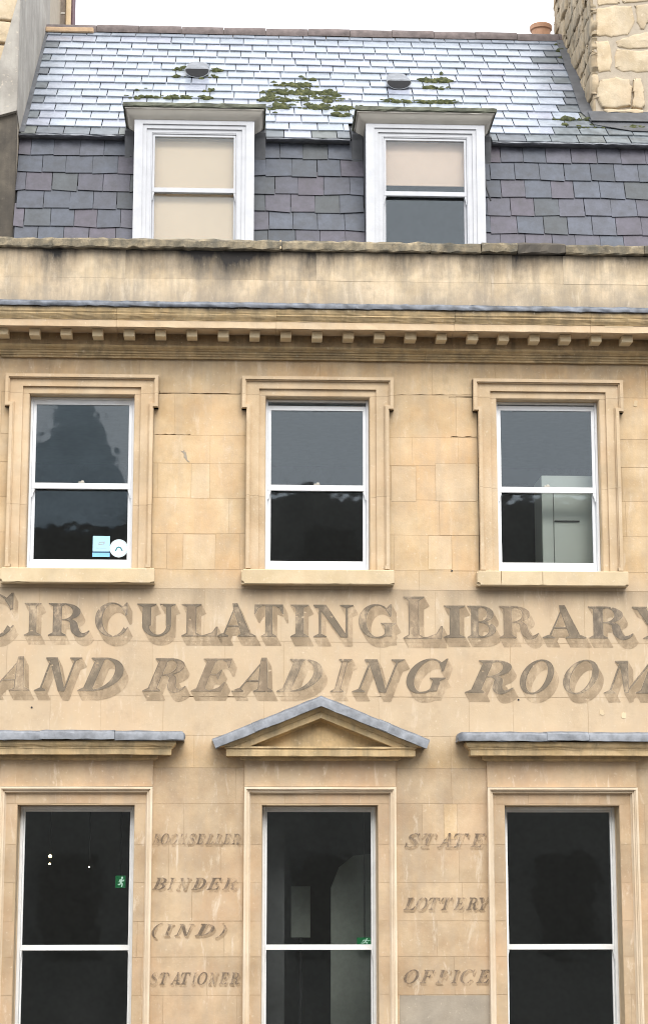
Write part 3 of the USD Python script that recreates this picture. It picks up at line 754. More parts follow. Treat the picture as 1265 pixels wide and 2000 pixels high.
# ---------------- roof
F0, F1 = np.array([0.50, 12.35]), np.array([0.95, 13.76])           # steep slope (y, z), foot to top
E0, R0 = np.array([0.86, 13.745]), np.array([3.29, 16.01])          # upper slope, eaves to ridge
RXL, RXR = -3.085, 4.7
ROOF = thing("mansard_roof", parent=HOUSE)
DORM = [(-1.250, 0.613, 0.727), (1.120, 0.612, 0.737)]              # centre, half width of casing, half width of cornice


def on(p0, p1, s):
    d = (p1 - p0) / np.linalg.norm(p1 - p0)
    return p0 + d * s


def slope_slab(p0, p1, x0, x1, lift, th):
    d = (p1 - p0) / np.linalg.norm(p1 - p0); n = np.array([-d[1], d[0]])
    q = [p0 + n * lift, p1 + n * lift, p1 + n * (lift - th), p0 + n * (lift - th)]
    return xprism(Polygon([tuple(v) for v in q]), x0, x1)


def clip_ranges(x0, x1, gaps):
    rs = [(x0, x1)]
    for a, b in gaps:
        nr = []
        for u, v in rs:
            if b <= u or a >= v: nr.append((u, v)); continue
            if a > u: nr.append((u, a))
            if b < v: nr.append((b, v))
        rs = nr
    return rs


def make_slate(p0, p1, s0, ln, x0, x1, lift0, lift1, th, rng, jag=0.007):
    """one slate on the slope from p0 to p1: tail at distance s0 from p0, running ln up the slope"""
    d = (p1 - p0) / np.linalg.norm(p1 - p0); n = np.array([-d[1], d[0]])
    jt = [rng.uniform(-jag, jag) for _ in range(4)]
    tl = rng.uniform(0, 0.006)
    cor = [(x0 + jt[0] * 0.4, s0 + jt[0]), (x1 + jt[1] * 0.4, s0 + jt[1]), (x1, s0 + ln), (x0, s0 + ln)]
    V = []
    for (x, s), lf in zip(cor, (lift0 + tl, lift0 + tl * rng.random(), lift1, lift1)):
        b = p0 + d * s + n * lf
        V.append((x, *b))
    for (x, s), lf in zip(cor, (lift0 + tl, lift0 + tl, lift1, lift1)):
        b = p0 + d * s + n * (lf - th)
        V.append((x, *b))
    F = [(0, 1, 2), (0, 2, 3), (4, 6, 5), (4, 7, 6), (0, 4, 5), (0, 5, 1), (1, 5, 6), (1, 6, 2), (2, 6, 7), (2, 7, 3), (3, 7, 4), (3, 4, 0)]
    ms = trimesh.Trimesh(V, F, process=False)
    trimesh.repair.fix_normals(ms)
    return ms


gs = [(c - hw + 0.02, c + hw - 0.02) for c, hw, _ in DORM]
for a, b in clip_ranges(RXL, RXR, gs):
    obj("steep_deck", slope_slab(F0, F1 + (F1 - F0) * 0.02, a, b, -0.012, 0.06), M_DECK, ROOF)
obj("upper_deck", slope_slab(E0 + np.array([0.06, 0.056]), R0, RXL, RXR, -0.016, 0.05), M_DECK, ROOF)
back0, back1 = np.array([R0[0], R0[1]]), np.array([R0[0] + 3.3, R0[1] - 3.0])
obj("rear_slope", slope_slab(back0 + np.array([0, -0.01]), back1, RXL, RXR, 0.0, 0.06), M_SLATE, ROOF)
Ls = np.linalg.norm(F1 - F0)
gs = [(c - hw - 0.004, c + hw + 0.004) for c, hw, _ in DORM]
row = 0
s = Ls - 0.245
while s > -0.1:
    x = RXL + (0.0 if row % 2 else -0.13) + RNG.uniform(-0.02, 0.02)
    while x < RXR:
        w = 0.258 + RNG.uniform(-0.022, 0.022)
        for a, b in clip_ranges(max(x, RXL), min(x + w - 0.006, RXR), gs):
            if b - a > 0.03:
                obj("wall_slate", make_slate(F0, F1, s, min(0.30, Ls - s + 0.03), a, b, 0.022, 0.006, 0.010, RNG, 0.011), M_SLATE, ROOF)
        x += w
    s -= 0.23
    row += 1
Lu = np.linalg.norm(R0 - E0)
gu = [(c - hc - 0.012, c + hc + 0.012) for c, _, hc in DORM]
rowp = 0.2215
left_over = []
count = 0
for r in range(15):
    s = r * rowp
    x = RXL + 0.03 + (0.0 if r % 2 else -0.14) + RNG.uniform(-0.025, 0.025)
    while x < RXR:
        w = 0.284 + RNG.uniform(-0.02, 0.02)
        b0, b1 = max(x, RXL + 0.02), min(x + w - 0.010, RXR)
        yy_ = on(E0, R0, s)[0]
        rs = clip_ranges(b0, b1, gu) if yy_ < 1.06 else [(b0, b1)]
        for a, b in rs:
            if b - a < 0.03: continue
            ms = make_slate(E0, R0, s, min(0.30, Lu - s + 0.02), a, b, 0.026, 0.006, 0.013, RNG)
            vis = (a < 3.3) or yy_ < 1.5
            if count < 299 and vis and a < 3.6:
                stained = (a + b) / 2 + RNG.uniform(-0.15, 0.15) > 2.86 - 0.30 * max(0.0, 1.9 - yy_) or (b < RXL + 0.22) or (r == 0 and RNG.random() < 0.5)
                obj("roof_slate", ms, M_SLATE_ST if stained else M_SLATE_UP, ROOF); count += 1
            else:
                left_over.append(ms)
        x += w
obj("roof_slates_beyond", cat(*left_over), M_SLATE_UP, ROOF, kind="stuff")
# eaves: a thin green-grey lead edge under the lowest slates, and the drip batten
for a, b in clip_ranges(RXL, RXR, gu):
    pr = [(-E0[0] + 0.035, E0[1] + 0.004), (-E0[0] + 0.038, E0[1] - 0.008), (-E0[0] + 0.02, E0[1] - 0.014), (-E0[0] - 0.10, E0[1] - 0.014), (-E0[0] - 0.10, E0[1] + 0.05)]
    obj("eaves_lead", moulding([(a, 0.0), (b, 0.0)], pr, plane="xy", side=-1, step=0.07, jit=0.003, seed=int(20 * (a + 9))), M_LEAD, ROOF)
# ridge tiles
x = RXL - 0.02
k = 0
while x < 3.2:
    ln = 0.50 if k else 0.62
    ang = np.linspace(-0.25, math.pi + 0.25, 11)
    ro, ri = 0.105, 0.085
    ring = [(R0[0] - ro * math.cos(t), R0[1] - 0.03 + ro * math.sin(t) * 0.95) for t in ang] + [(R0[0] - ri * math.cos(t), R0[1] - 0.03 + ri * math.sin(t) * 0.95) for t in ang[::-1]]
    t = xprism(Polygon(ring), x, min(x + ln - 0.006, 3.3))
    t.apply_translation((0, 0, RNG.uniform(-0.008, 0.008)))
    obj("ridge_tile", t, M_RIDGE, ROOF, smooth=40)
    x += ln; k += 1
obj("ridge_bed", xprism(Polygon([(R0[0] - 0.085, R0[1] - 0.09), (R0[0] - 0.07, R0[1] + 0.0), (R0[0], R0[1] + 0.045), (R0[0] + 0.07, R0[1]), (R0[0] + 0.085, R0[1] - 0.09)]), RXL, 3.2), M_BROWN, ROOF)
obj("ridge_mortar", bx(RXL, -2.52, 3.13, 3.25, 15.925, 15.985, 0.01), M_RIDGE_TAN, ROOF)
# hooded roof vents
for (px, py, yv) in ((385, 160, 2.17), (778, 178, 1.98)):
    q = at(px, py, yv)
    zr = E0[1] + (q[1] - E0[0]) * (R0[1] - E0[1]) / (R0[0] - E0[0])
    V = thing("roof_vent", parent=ROOF)
    bowl = [(0.142 * math.cos(t), 0.028 * math.sin(t)) for t in np.linspace(0, math.pi, 11)] + [(0.142 * math.cos(t), 0.095 * math.sin(t)) for t in np.linspace(math.pi, 2 * math.pi, 15)[1:-1]]
    hood = trimesh.creation.extrude_polygon(Polygon(bowl), 0.30, engine="earcut")
    v = hood.vertices
    hood.vertices = np.c_[q[0] + v[:, 0] * (1 - 0.25 * v[:, 2] / 0.3), q[1] - 0.06 + v[:, 2], zr + 0.075 + v[:, 1] + v[:, 2] * 0.66]
    obj("hood", hood, M_LEAD, V, smooth=40)
    gr = trimesh.creation.extrude_polygon(Polygon(bowl).buffer(-0.010).intersection(sbox(-1, -1, 1, 0.006)), 0.012, engine="earcut")
    v = gr.vertices
    gr.vertices = np.c_[q[0] + v[:, 0], q[1] - 0.067 + v[:, 2], zr + 0.075 + v[:, 1]]
    obj("grille", gr, M_DECK, V)
# lead soakers beside the party wall and stepped flashing beside the stack
d = (R0 - E0) / np.linalg.norm(R0 - E0); nrm = np.array([-d[1], d[0]])


def roof_strip(pts, lift, mat, name, parent=ROOF, label=None):
    """a sheet lying on the upper slope; pts = (x, distance up the slope)"""
    poly = Polygon(pts)
    e = trimesh.creation.extrude_polygon(poly, 0.006, engine="earcut")
    v = e.vertices.copy()
    base = E0[None] + v[:, 1:2] * d[None] + (lift + v[:, 2:3]) * nrm[None]
    e.vertices = np.c_[v[:, 0], base]
    return obj(name, e, mat, parent, label=label)


roof_strip([(RXL, 0.02), (RXL + 0.055, 0.02), (RXL + 0.05, 1.2), (RXL + 0.03, 3.2), (RXL, 3.25)], 0.024, M_LEADDK, "side_flashing")

# ---------------- dormers
for i, (cx, hw, hc) in enumerate(DORM):
    Dm = thing("dormer_window", parent=HOUSE)
    say(Dm, "white left dormer with a full cream blind" if i == 0 else "white right dormer with a half drawn blind")
    yf, zb, zt = 0.43, 12.30, 13.770
    gx, gt = 0.442, 13.645
    hole = sbox(cx - gx, zb + 0.02, cx + gx, gt)
    # casing boards with stepped mouldings
    cas = sbox(cx - hw, zb, cx + hw, zt)
    s1 = sbox(cx - gx - 0.085, zb - 0.1, cx + gx + 0.085, gt + 0.078)
    s2 = sbox(cx - gx - 0.045, zb - 0.1, cx + gx + 0.045, gt + 0.036)
    obj("casing", cat(plate(cas.difference(s1), yf, yf + 0.10), plate(cas.intersection(s1).difference(s2), yf + 0.016, yf + 0.102), plate(cas.intersection(s2).difference(hole), yf + 0.034, yf + 0.104)), M_WHITE, Dm)
    for s in (-1, 1):
        xa = cx + s * hw
        tri = Polygon([(yf + 0.08, zb), (yf + 0.08, zt), (1.12, zt), (1.0, 13.7), (0.52, zb)])
        obj("cheek", xprism(tri, min(xa, xa - s * 0.03), max(xa, xa - s * 0.03)), M_LEADDK, Dm)
    # moulded cornice wraps round three sides
    cp = [(-0.02, 13.765), (0.006, 13.767), (0.012, 13.775), (0.03, 13.785), (0.055, 13.805), (0.075, 13.835), (0.082, 13.848), (0.094, 13.85), (0.096, 13.862), (-0.02, 13.866)]
    yb = 1.02
    path = [(cx - hw, yb), (cx - hw, yf), (cx + hw, yf), (cx + hw, yb)]
    obj("dormer_cornice", moulding(path, cp, plane="xy", side=-1), M_CREAMP, Dm, smooth=50)
    lp = [(-0.3, 13.868), (0.112, 13.864), (0.118, 13.874), (0.116, 13.906), (0.09, 13.918), (-0.3, 13.93)]
    obj("lead_roof_edge", moulding(path, lp, plane="xy", side=-1, step=0.05, jit=0.003, seed=i + 80), M_LEADMOSS, Dm)
    obj("lead_roof", bx(cx - hw + 0.1, cx + hw - 0.1, yf + 0.12, yb + 0.12, 13.85, 13.915), M_LEADDK, Dm)
    sash_parts(Dm, cx, gx, zb + 0.02, gt, 13.035, yf + 0.048, st=0.022, top=0.022, bot=0.07, rail=0.05, jamb=0.014, m=M_WHITE, lock=False)
    # lead dressed between the cheek and the eaves
    for s in (-1, 1):
        xa = cx + s * (hw + 0.005)
        tri = Polygon([(0.86, 13.50), (0.82, 13.735), (0.80, 13.79), (0.98, 13.93), (1.10, 13.96), (1.1, 13.5)])
        obj("side_lead", xprism(tri, min(xa, xa + s * 0.115), max(xa, xa + s * 0.115)), M_LEADDK, Dm)

# blinds hang inside the dormers
b0 = DORM[0][0]
obj("roller_blind", cat(bx(b0 - 0.43, b0 + 0.43, 0.600, 0.603, 12.36, 13.64), trimesh.creation.cylinder(0.02, segment=[(b0 - 0.4, 0.615, 13.6), (b0 + 0.4, 0.615, 13.6)])), M_BLIND, label="cream roller blind drawn fully down inside the left dormer", category="blind")
b1 = DORM[1][0]
RB = thing("roman_blind", "pinkish striped blind half drawn inside the right dormer", "blind")
zb_ = at(830, 361, 0.6)[2]
obj("fabric", bx(b1 - 0.43, b1 + 0.43, 0.598, 0.602, zb_, 13.64), M_BLIND2, RB)
obj("hem", bx(b1 - 0.43, b1 + 0.43, 0.594, 0.606, zb_ - 0.012, zb_ + 0.006, 0.003), M_BLIND2, RB)
cr = at(958, 380, 0.5)
obj("cable", tube([(1.742, 0.5, 12.985 + 0.22), (1.75, 0.47, 13.10), (1.765, 0.46, 13.04), (1.79, 0.46, 12.96)], 0.009), M_BLACK, label="short black cable hanging from the right side of the right dormer", category="cable")

# ---------------- rooms behind the windows
ROOM = thing("interior", parent=HOUSE)
for nm, z0, z1 in (("upper_room", 8.3, 11.1), ("lower_room", 3.6, 7.3)):
    obj(nm + "_floor", bx(XL, XR, 0.40, 5.0, z0, z0 + 0.05), M_FLOORB, ROOM)
    obj(nm + "_ceiling", bx(XL, XR, 0.40, 5.0, z1, z1 + 0.05), M_INT_MID, ROOM)
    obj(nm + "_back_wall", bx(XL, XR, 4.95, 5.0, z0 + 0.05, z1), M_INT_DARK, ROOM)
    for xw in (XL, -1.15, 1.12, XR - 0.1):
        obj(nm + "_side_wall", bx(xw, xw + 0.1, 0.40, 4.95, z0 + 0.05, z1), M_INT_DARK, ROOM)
obj("attic_back_wall", bx(RXL, RXR, 1.9, 1.95, 12.0, 14.6), M_INT_DARK, ROOM)
obj("attic_floor", bx(XL, XR, 0.35, 3.2, 11.9, 12.0), M_FLOORB, ROOM)
# pale cupboard close behind the right upper window
wl, wr = at(1058, 1000, 0.46), at(1172, 1000, 0.46)
wt = at(1100, 929, 0.46)[2]
CB = thing("cupboard", "pale sage cupboard standing behind the upper right window", "cupboard")
obj("carcass", bx(wl[0], wr[0] + 0.3, 0.46, 0.95, 8.35, wt, 0.006), M_WARD, CB)
g = at(1080, 1000, 0.455); h1, h2 = at(1082, 1018, 0.45), at(1131, 1018, 0.45)
obj("door", bx(g[0] + 0.006, wr[0] + 0.28, 0.452, 0.458, 8.42, 9.96, 0.002), M_WARD, CB)
obj("groove", bx(g[0], g[0] + 0.004, 0.4525, 0.459, 8.42, 9.96), M_WARD_LINE, CB)
obj("handle", bx(h1[0], h2[0], 0.43, 0.452, h1[2] - 0.008, h1[2] + 0.006, 0.003), M_BLACK, CB)
# first floor, middle: partition with arch and a pale notice
y_ = 1.5
ar = [at(645, 1835, y_), at(728, 1835, y_), at(728, 1668, y_), at(690, 1672, y_), at(662, 1695, y_), at(646, 1735, y_)]
ap = Polygon([(p[0], p[2]) for p in ar])
base_ = Polygon([(ar[0][0], 3.66), (ar[1][0] + 0.3, 3.66), (ar[1][0] + 0.3, ar[2][2]), (ar[2][0], ar[2][2])] + [(p[0], p[2]) for p in ar[3:]])
obj("arched_screen", plate(base_, y_, y_ + 0.05), M_INT_MID, label="pale round-topped screen standing inside the tall middle window", category="screen")
a_, b_ = at(568, 1832, 1.9), at(606, 1732, 1.9)
NB = thing("notice_board", "narrow pale notice board inside the tall middle window", "notice board")
obj("board", bx(a_[0], b_[0], 1.9, 1.92, a_[2], b_[2], 0.004), M_INT_MID, NB)
obj("stand", cat(tube([((a_[0] + b_[0]) / 2, 1.93, 3.66), ((a_[0] + b_[0]) / 2, 1.93, a_[2] + 0.3)], 0.018), bx(a_[0], b_[0], 1.78, 2.08, 3.65, 3.68, 0.005)), M_BLACK, NB)
a_, b_ = at(524, 2000, 1.2), at(556, 1600, 1.2)
obj("curtain", plate(Polygon([(a_[0] - 0.05, 3.66), (b_[0], 3.66), (b_[0], 6.7), (a_[0] - 0.05, 6.7)]), 1.2, 1.23), M_INT_DARK, label="dark curtain at the left side inside the tall middle window", category="curtain")


def running_man(w, h):
    """white figure running, drawn about the origin"""
    P = [Point(0.08 * w, 0.33 * h).buffer(0.09 * h)]
    for pts, r in (([(0.02, 0.18), (-0.04, -0.06)], 0.075), ([(-0.04, -0.06), (0.10, -0.16), (0.04, -0.38)], 0.05), ([(-0.04, -0.06), (-0.14, -0.22), (-0.28, -0.22)], 0.05),
                   ([(0.02, 0.16), (0.16, 0.06), (0.26, 0.14)], 0.04), ([(0.01, 0.16), (-0.14, 0.16), (-0.2, 0.0)], 0.04)):
        P.append(LineString([(x * w, y * h) for x, y in pts]).buffer(r * h))
    return unary_union(P)


for (x0, y0, x1, y1, Y, lab, ds) in ((225, 1711, 245, 1735, 2.2, "green exit sign with running figure behind the lower left window", 0.14), (697, 1832, 727, 1847, 1.3, "green exit sign just above the middle rail of the tall middle window", 0.10)):
    a_, b_ = at(x0, y1, Y), at(x1, y0, Y)
    S = thing("exit_sign", lab, "exit sign")
    obj("panel", bx(a_[0], b_[0], Y, Y + 0.03, a_[2], b_[2], 0.003), M_EXIT, S)
    rm = affinity.translate(running_man(b_[0] - a_[0], b_[2] - a_[2]), (a_[0] + b_[0]) / 2 + 0.01, (a_[2] + b_[2]) / 2)
    obj("running_figure", plate(rm, Y - 0.004, Y - 0.001), M_EXITW, S)
    obj("hanger", tube([((a_[0] + b_[0]) / 2, Y + 0.015, b_[2] - 0.01), ((a_[0] + b_[0]) / 2, Y + 0.015, 7.32)], 0.006), M_BLACK, S)
for (px, py, r, lab) in ((98, 1673, 0.018, "brighter upper warm spotlight inside the lower left window"), (97, 1688, 0.012, "small spotlight just below the brighter one inside the lower left window"), (174, 1694, 0.010, "faint warm spotlight at the centre inside the lower left window")):
    q = at(px, py, 3.0)
    SL = thing("spotlight", lab, "lamp")
    obj("bulb", trimesh.creation.icosphere(2, r).apply_translation((q[0], 3.0, q[2])), M_LAMP, SL)
    obj("stem", tube([(q[0], 3.0 + r, q[2] + r * 0.6), (q[0], 3.02, 7.32)], 0.006), M_BLACK, SL)

# stickers on the upper left window's lower pane
yp = 0.105 + 0.05 + 0.019
a_, b_ = at(181, 1077, yp - 0.002), at(215, 1047, yp - 0.002)
ST = thing("square_sticker", "square pale blue window sticker with a mid blue strip below", "sticker")
obj("sheet", bx(a_[0], b_[0], yp - 0.0020, yp - 0.0008, a_[2], b_[2]), M_STK_BLUE, ST)
c_ = at(215, 1088, yp - 0.002); c0 = at(181, 1079.5, yp - 0.002)
obj("strip", bx(a_[0] - 0.003, b_[0], yp - 0.0020, yp - 0.0008, c_[2], c0[2]), M_STK_BLUE2, ST)
mx_, mz_ = (a_[0] + b_[0]) / 2, (a_[2] + b_[2]) / 2
obj("print", cat(plate(Polygon([(mx_ - .03, mz_ - .014), (mx_ + .03, mz_ - .006), (mx_ + .034, mz_ + .022), (mx_ - .024, mz_ + .018)]).difference(sbox(mx_ - 0.02, mz_ - 0.003, mx_ + 0.02, mz_ + 0.010)), yp - 0.0030, yp - 0.0021),
                 bx(mx_ - 0.05, mx_ + 0.05, yp - 0.003, yp - 0.0021, mz_ - 0.045, mz_ - 0.04)), M_STK_GREY, ST)
c = at(232, 1071, yp - 0.002)
SR = thing("round_sticker", "round white window sticker with a dark teal wing mark", "sticker")
disc = Point(c[0], c[2]).buffer(0.088, 32)
obj("sheet", plate(disc, yp - 0.0020, yp - 0.0008), M_STK_WHITE, SR)
obj("rim", plate(disc.buffer(-0.004).difference(disc.buffer(-0.010)), yp - 0.0028, yp - 0.0021), M_STK_BLUE, SR)
wing = unary_union([LineString([(c[0] - 0.03, c[2] - 0.022), (c[0] - 0.018, c[2] + 0.004), (c[0], c[2] + 0.012), (c[0] + 0.018, c[2] + 0.004), (c[0] + 0.032, c[2] - 0.02)]).buffer(0.007)])
obj("wing_mark", plate(wing, yp - 0.0030, yp - 0.0021), M_STK_TEAL, SR)

# ------------------------------------------------------------------ painted lettering
def E_(cx, cy, rx, ry):
    return affinity.scale(Point(cx, cy).buffer(1.0, 24), rx, ry)


def R_(x0, y0, x1, y1):
    return sbox(x0, y0, x1, y1)


def serif(xc, hw, y, up, sw):
    s = 1 if up else -1
    return Polygon([(xc - hw, y), (xc + hw, y), (xc + hw, y + 0.028 * s), (xc + sw / 2, y + 0.10 * s), (xc - sw / 2, y + 0.10 * s), (xc - hw, y + 0.028 * s)])


def stroke(pts, ws):
    from scipy.interpolate import CubicSpline
    p = np.array(pts, float); t = np.linspace(0, 1, len(p))
    u = np.linspace(0, 1, 40)
    c = CubicSpline(t, p)(u); w = np.interp(u, np.linspace(0, 1, len(ws)), ws)
    dd = np.gradient(c, axis=0); dd /= np.linalg.norm(dd, axis=1, keepdims=True); nn = np.c_[-dd[:, 1], dd[:, 0]]
    return Polygon(np.vstack([c + nn * w[:, None] / 2, (c - nn * w[:, None] / 2)[::-1]])).buffer(0)


TK, TN = 0.20, 0.05


def glyph(ch):
    if ch == "I":
        return unary_union([R_(.12, 0, .12 + TK, 1), serif(.22, .22, 0, True, TK), serif(.22, .22, 1, False, TK)])
    if ch == "L":
        return unary_union([R_(.1, 0, .1 + TK, 1), serif(.2, .2, 1, False, TK), serif(.2, .2, 0, True, TK), R_(.1, 0, .72, .045), Polygon([(.72, 0), (.74, .30), (.70, .30), (.62, .13), (.45, .045)])])
    if ch in "EF":
        g = [R_(.1, 0, .1 + TK, 1), serif(.2, .2, 1, False, TK), serif(.2, .2, 0, True, TK), R_(.1, .955, .66, 1), Polygon([(.66, 1), (.68, .72), (.64, .72), (.56, .88), (.42, .955)]),
             R_(.25, .49, .52, .535), Polygon([(.53, .66), (.53, .37), (.50, .37), (.44, .49), (.44, .535), (.50, .66)])]
        if ch == "E":
            g += [R_(.1, 0, .70, .045), Polygon([(.70, 0), (.72, .30), (.68, .30), (.60, .13), (.45, .045)])]
        return unary_union(g)
    if ch == "T":
        return unary_union([R_(.32, 0, .32 + TK, 1), serif(.42, .22, 0, True, TK), R_(.02, .955, .82, 1), Polygon([(.02, 1), (0, .70), (.04, .70), (.13, .88), (.27, .955)]), Polygon([(.82, 1), (.84, .70), (.80, .70), (.71, .88), (.57, .955)])])
    if ch == "U":
        bowl = E_(.45, .33, .33, .34).difference(E_(.475, .35, .20, .30)).intersection(R_(-1, -1, 2, .34))
        return unary_union([R_(.12, .32, .12 + TK, 1), R_(.66, .32, .78, 1), bowl, serif(.22, .22, 1, False, TK), serif(.70, .18, 1, False, TN)])
    if ch in "CG":
        g = E_(.45, .5, .45, .53).difference(E_(.50, .5, .30, .485)).difference(Polygon([(.52, .5), (.78, 1.1), (1.4, 1.1), (1.4, -.1), (.92, .12)]))
        g = unary_union([g, E_(.45, .5, .45, .53).difference(E_(.50, .5, .32, .485)).intersection(R_(.4, .62, .83, 1.1)), Polygon([(.83, 1.03), (.87, 1.03), (.87, .64), (.83, .64), (.70, .86)]), stroke([(.46, -.005), (.62, .02), (.76, .11), (.88, .27)], [.05, .06, .045, .03])])
        if ch == "G":
            g = unary_union([g, R_(.68, .03, .68 + .19, .42), serif(.78, .2, .45, False, .19)])
        return g
    if ch == "O":
        return E_(.45, .5, .45, .53).difference(E_(.45, .5, .27, .485))
    if ch == "R" or ch == "B" or ch == "P":
        up = E_(.32, .735, .40, .265).difference(E_(.32, .735, .22, .222)).intersection(R_(.3, 0, 2, 2))
        g = [R_(.1, 0, .1 + TK, 1), serif(.2, .2, 0, True, TK), serif(.2, .2, 1, False, TK), R_(.2, .958, .34, 1), R_(.2, .47, .34, .512), up]
        if ch == "R":
            g += [stroke([(.38, .50), (.56, .38), (.60, .18), (.72, .03), (.92, .16)], [.05, .17, .19, .15, .03])]
        if ch == "B":
            lo = E_(.34, .255, .44, .255).difference(E_(.34, .255, .25, .212)).intersection(R_(.3, -1, 2, 2))
            g += [lo, R_(.2, 0, .36, .042)]
        return unary_union(g)
    if ch == "D":
        bw = E_(.28, .5, .54, .5).difference(E_(.28, .5, .35, .455)).intersection(R_(.26, -1, 2, 2))
        return unary_union([R_(.1, 0, .1 + TK, 1), serif(.18, .18, 0, True, TK), serif(.18, .18, 1, False, TK), R_(.2, 0, .3, .045), R_(.2, .955, .3, 1), bw])
    if ch == "N":
        return unary_union([R_(.12, 0, .12 + TN, 1), R_(.72, 0, .72 + TN, 1), Polygon([(.06, 1), (.28, 1), (.77, .0), (.74, -.02), (.60, 0)]), serif(.145, .145, 0, True, TN), serif(.745, .15, 1, False, TN), serif(.10, .10, 1, False, .1)])
    if ch == "A":
        return unary_union([Polygon([(.10, 0), (.145, 0), (.44, 1.0), (.42, 1.03)]), Polygon([(.34, 1.03), (.46, 1.03), (.80, 0), (.56, 0), (.36, .86)]), R_(.20, .30, .66, .345), serif(.12, .13, 0, True, TN), serif(.68, .22, 0, True, .22)])
    if ch == "K":
        return unary_union([R_(.1, 0, .1 + TK, 1), serif(.2, .2, 0, True, TK), serif(.2, .2, 1, False, TK), Polygon([(.29, .42), (.32, .36), (.74, .98), (.69, 1.0)]), Polygon([(.38, .56), (.50, .66), (.86, 0), (.62, 0)]), serif(.73, .2, 0, True, .2), serif(.70, .16, 1, False, .05)])
    if ch == "M":
        return unary_union([R_(.12, 0, .17, 1), R_(.86, 0, .86 + TK, 1), Polygon([(.10, 1), (.31, 1), (.60, .02), (.50, .0)]), Polygon([(.50, 0), (.55, .0), (.90, 1), (.84, 1)]), serif(.145, .14, 0, True, TN), serif(.96, .2, 0, True, TK), serif(.14, .14, 1, False, .1), serif(.98, .17, 1, False, .2)])
    if ch == "Y":
        return unary_union([Polygon([(.05, 1), (.29, 1), (.54, .46), (.34, .44)]), Polygon([(.46, .46), (.51, .44), (.80, 1), (.75, 1)]), R_(.35, 0, .35 + TK, .48), serif(.45, .22, 0, True, TK), serif(.16, .18, 1, False, TK), serif(.77, .15, 1, False, TN)])
    if ch == "S":
        return unary_union([stroke([(.62, .80), (.50, .96), (.30, .97), (.14, .82), (.20, .64), (.44, .50), (.62, .34), (.62, .14), (.42, .02), (.20, .05), (.08, .22)], [.03, .05, .06, .13, .19, .21, .19, .13, .06, .05, .03]),
                            Polygon([(.62, 1.02), (.66, 1.02), (.66, .68), (.62, .68), (.54, .86)]), Polygon([(.04, -.02), (.08, -.02), (.16, .14), (.08, .34), (.04, .34)])])
    if ch == "(":
        return stroke([(.40, 1.1), (.12, .80), (.05, .35), (.22, -.05), (.45, -.2)], [.03, .12, .16, .10, .03])
    if ch == ")":
        return stroke([(.05, 1.1), (.34, .85), (.42, .45), (.28, .02), (.0, -.2)], [.03, .10, .16, .10, .03])
    raise ValueError(ch)


def letter_shape(ch, x0, x1, z0, z1, shear=0.0):
    g = glyph(ch)
    a, b, c, e = g.bounds
    if shear:
        g = affinity.affine_transform(g, [1, shear, 0, 1, 0, 0])
        a, _, c, _ = g.bounds
    sx, sz = (x1 - x0) / (c - a), (z1 - z0)
    return affinity.affine_transform(g, [sx, 0, 0, sz, x0 - a * sx, z0])


def wear(poly, seed, n, size):
    """flakes missing from the paint"""
    r = np.random.default_rng(seed)
    x0, y0, x1, y1 = poly.bounds
    holes = []
    for _ in range(n):
        x, y = r.uniform(x0, x1), r.uniform(y0, y1)
        s = size * r.uniform(0.4, 1.3)
        a = np.sort(r.uniform(0, 2 * math.pi, 7))
        rr = s * r.uniform(0.5, 1.1, 7)
        holes.append(Polygon(np.c_[x + rr * np.cos(a), y + rr * np.sin(a) * 0.8]).buffer(0))
    return poly.difference(unary_union(holes)) if holes else poly


def line_of(text, spans, zt, zb, shear, mats, label, shade=(0.045, -0.085), big=(), Y=0.0, seed=0, flakes=(3, 0.016), shade_mat=None, lift=0.0):
    G = thing("painted_lettering", parent=HOUSE)
    say(G, label)
    for i, (ch, (x0, x1)) in enumerate(zip(text, spans)):
        X0, X1 = at(x0, 1200)[0], at(x1, 1200)[0]
        z1, z0 = zt, zb
        if i in big: z1, z0 = zt + 0.085, zb - 0.012
        L = letter_shape(ch, X0, X1, z0, z1, shear)
        if shade:
            ext = unary_union([affinity.translate(L, shade[0] * t, shade[1] * t) for t in np.linspace(0.0, 1, 12)]).buffer(0.001)
            sh = wear(ext.difference(L.buffer(0.004)), seed + 100 + i, flakes[0], flakes[1])
            pm = plate(sh, -0.0046, -0.0030)
            if pm is not None: obj("letter_shade", pm, shade_mat or P_SHADE, G)
        face = wear(L, seed + i, flakes[0], flakes[1])
        if big or zt - zb > 0.25:
            ed_ = unary_union([face.difference(L.buffer(-0.0075)), face.intersection(LineString([(X0 - 1, z1 - 0.012), (X1 + 1, z1 - 0.012)]).buffer(0.012))])
            pm = plate(ed_, -0.0070, -0.0063)
            if pm is not None: obj("letter_edge", pm, P_EDGE, G)
        pm = plate(face, -0.0062, -0.0046)
        if pm is not None:
            obj("letter", pm, mats[i] if isinstance(mats, (list, tuple)) else mats, G)


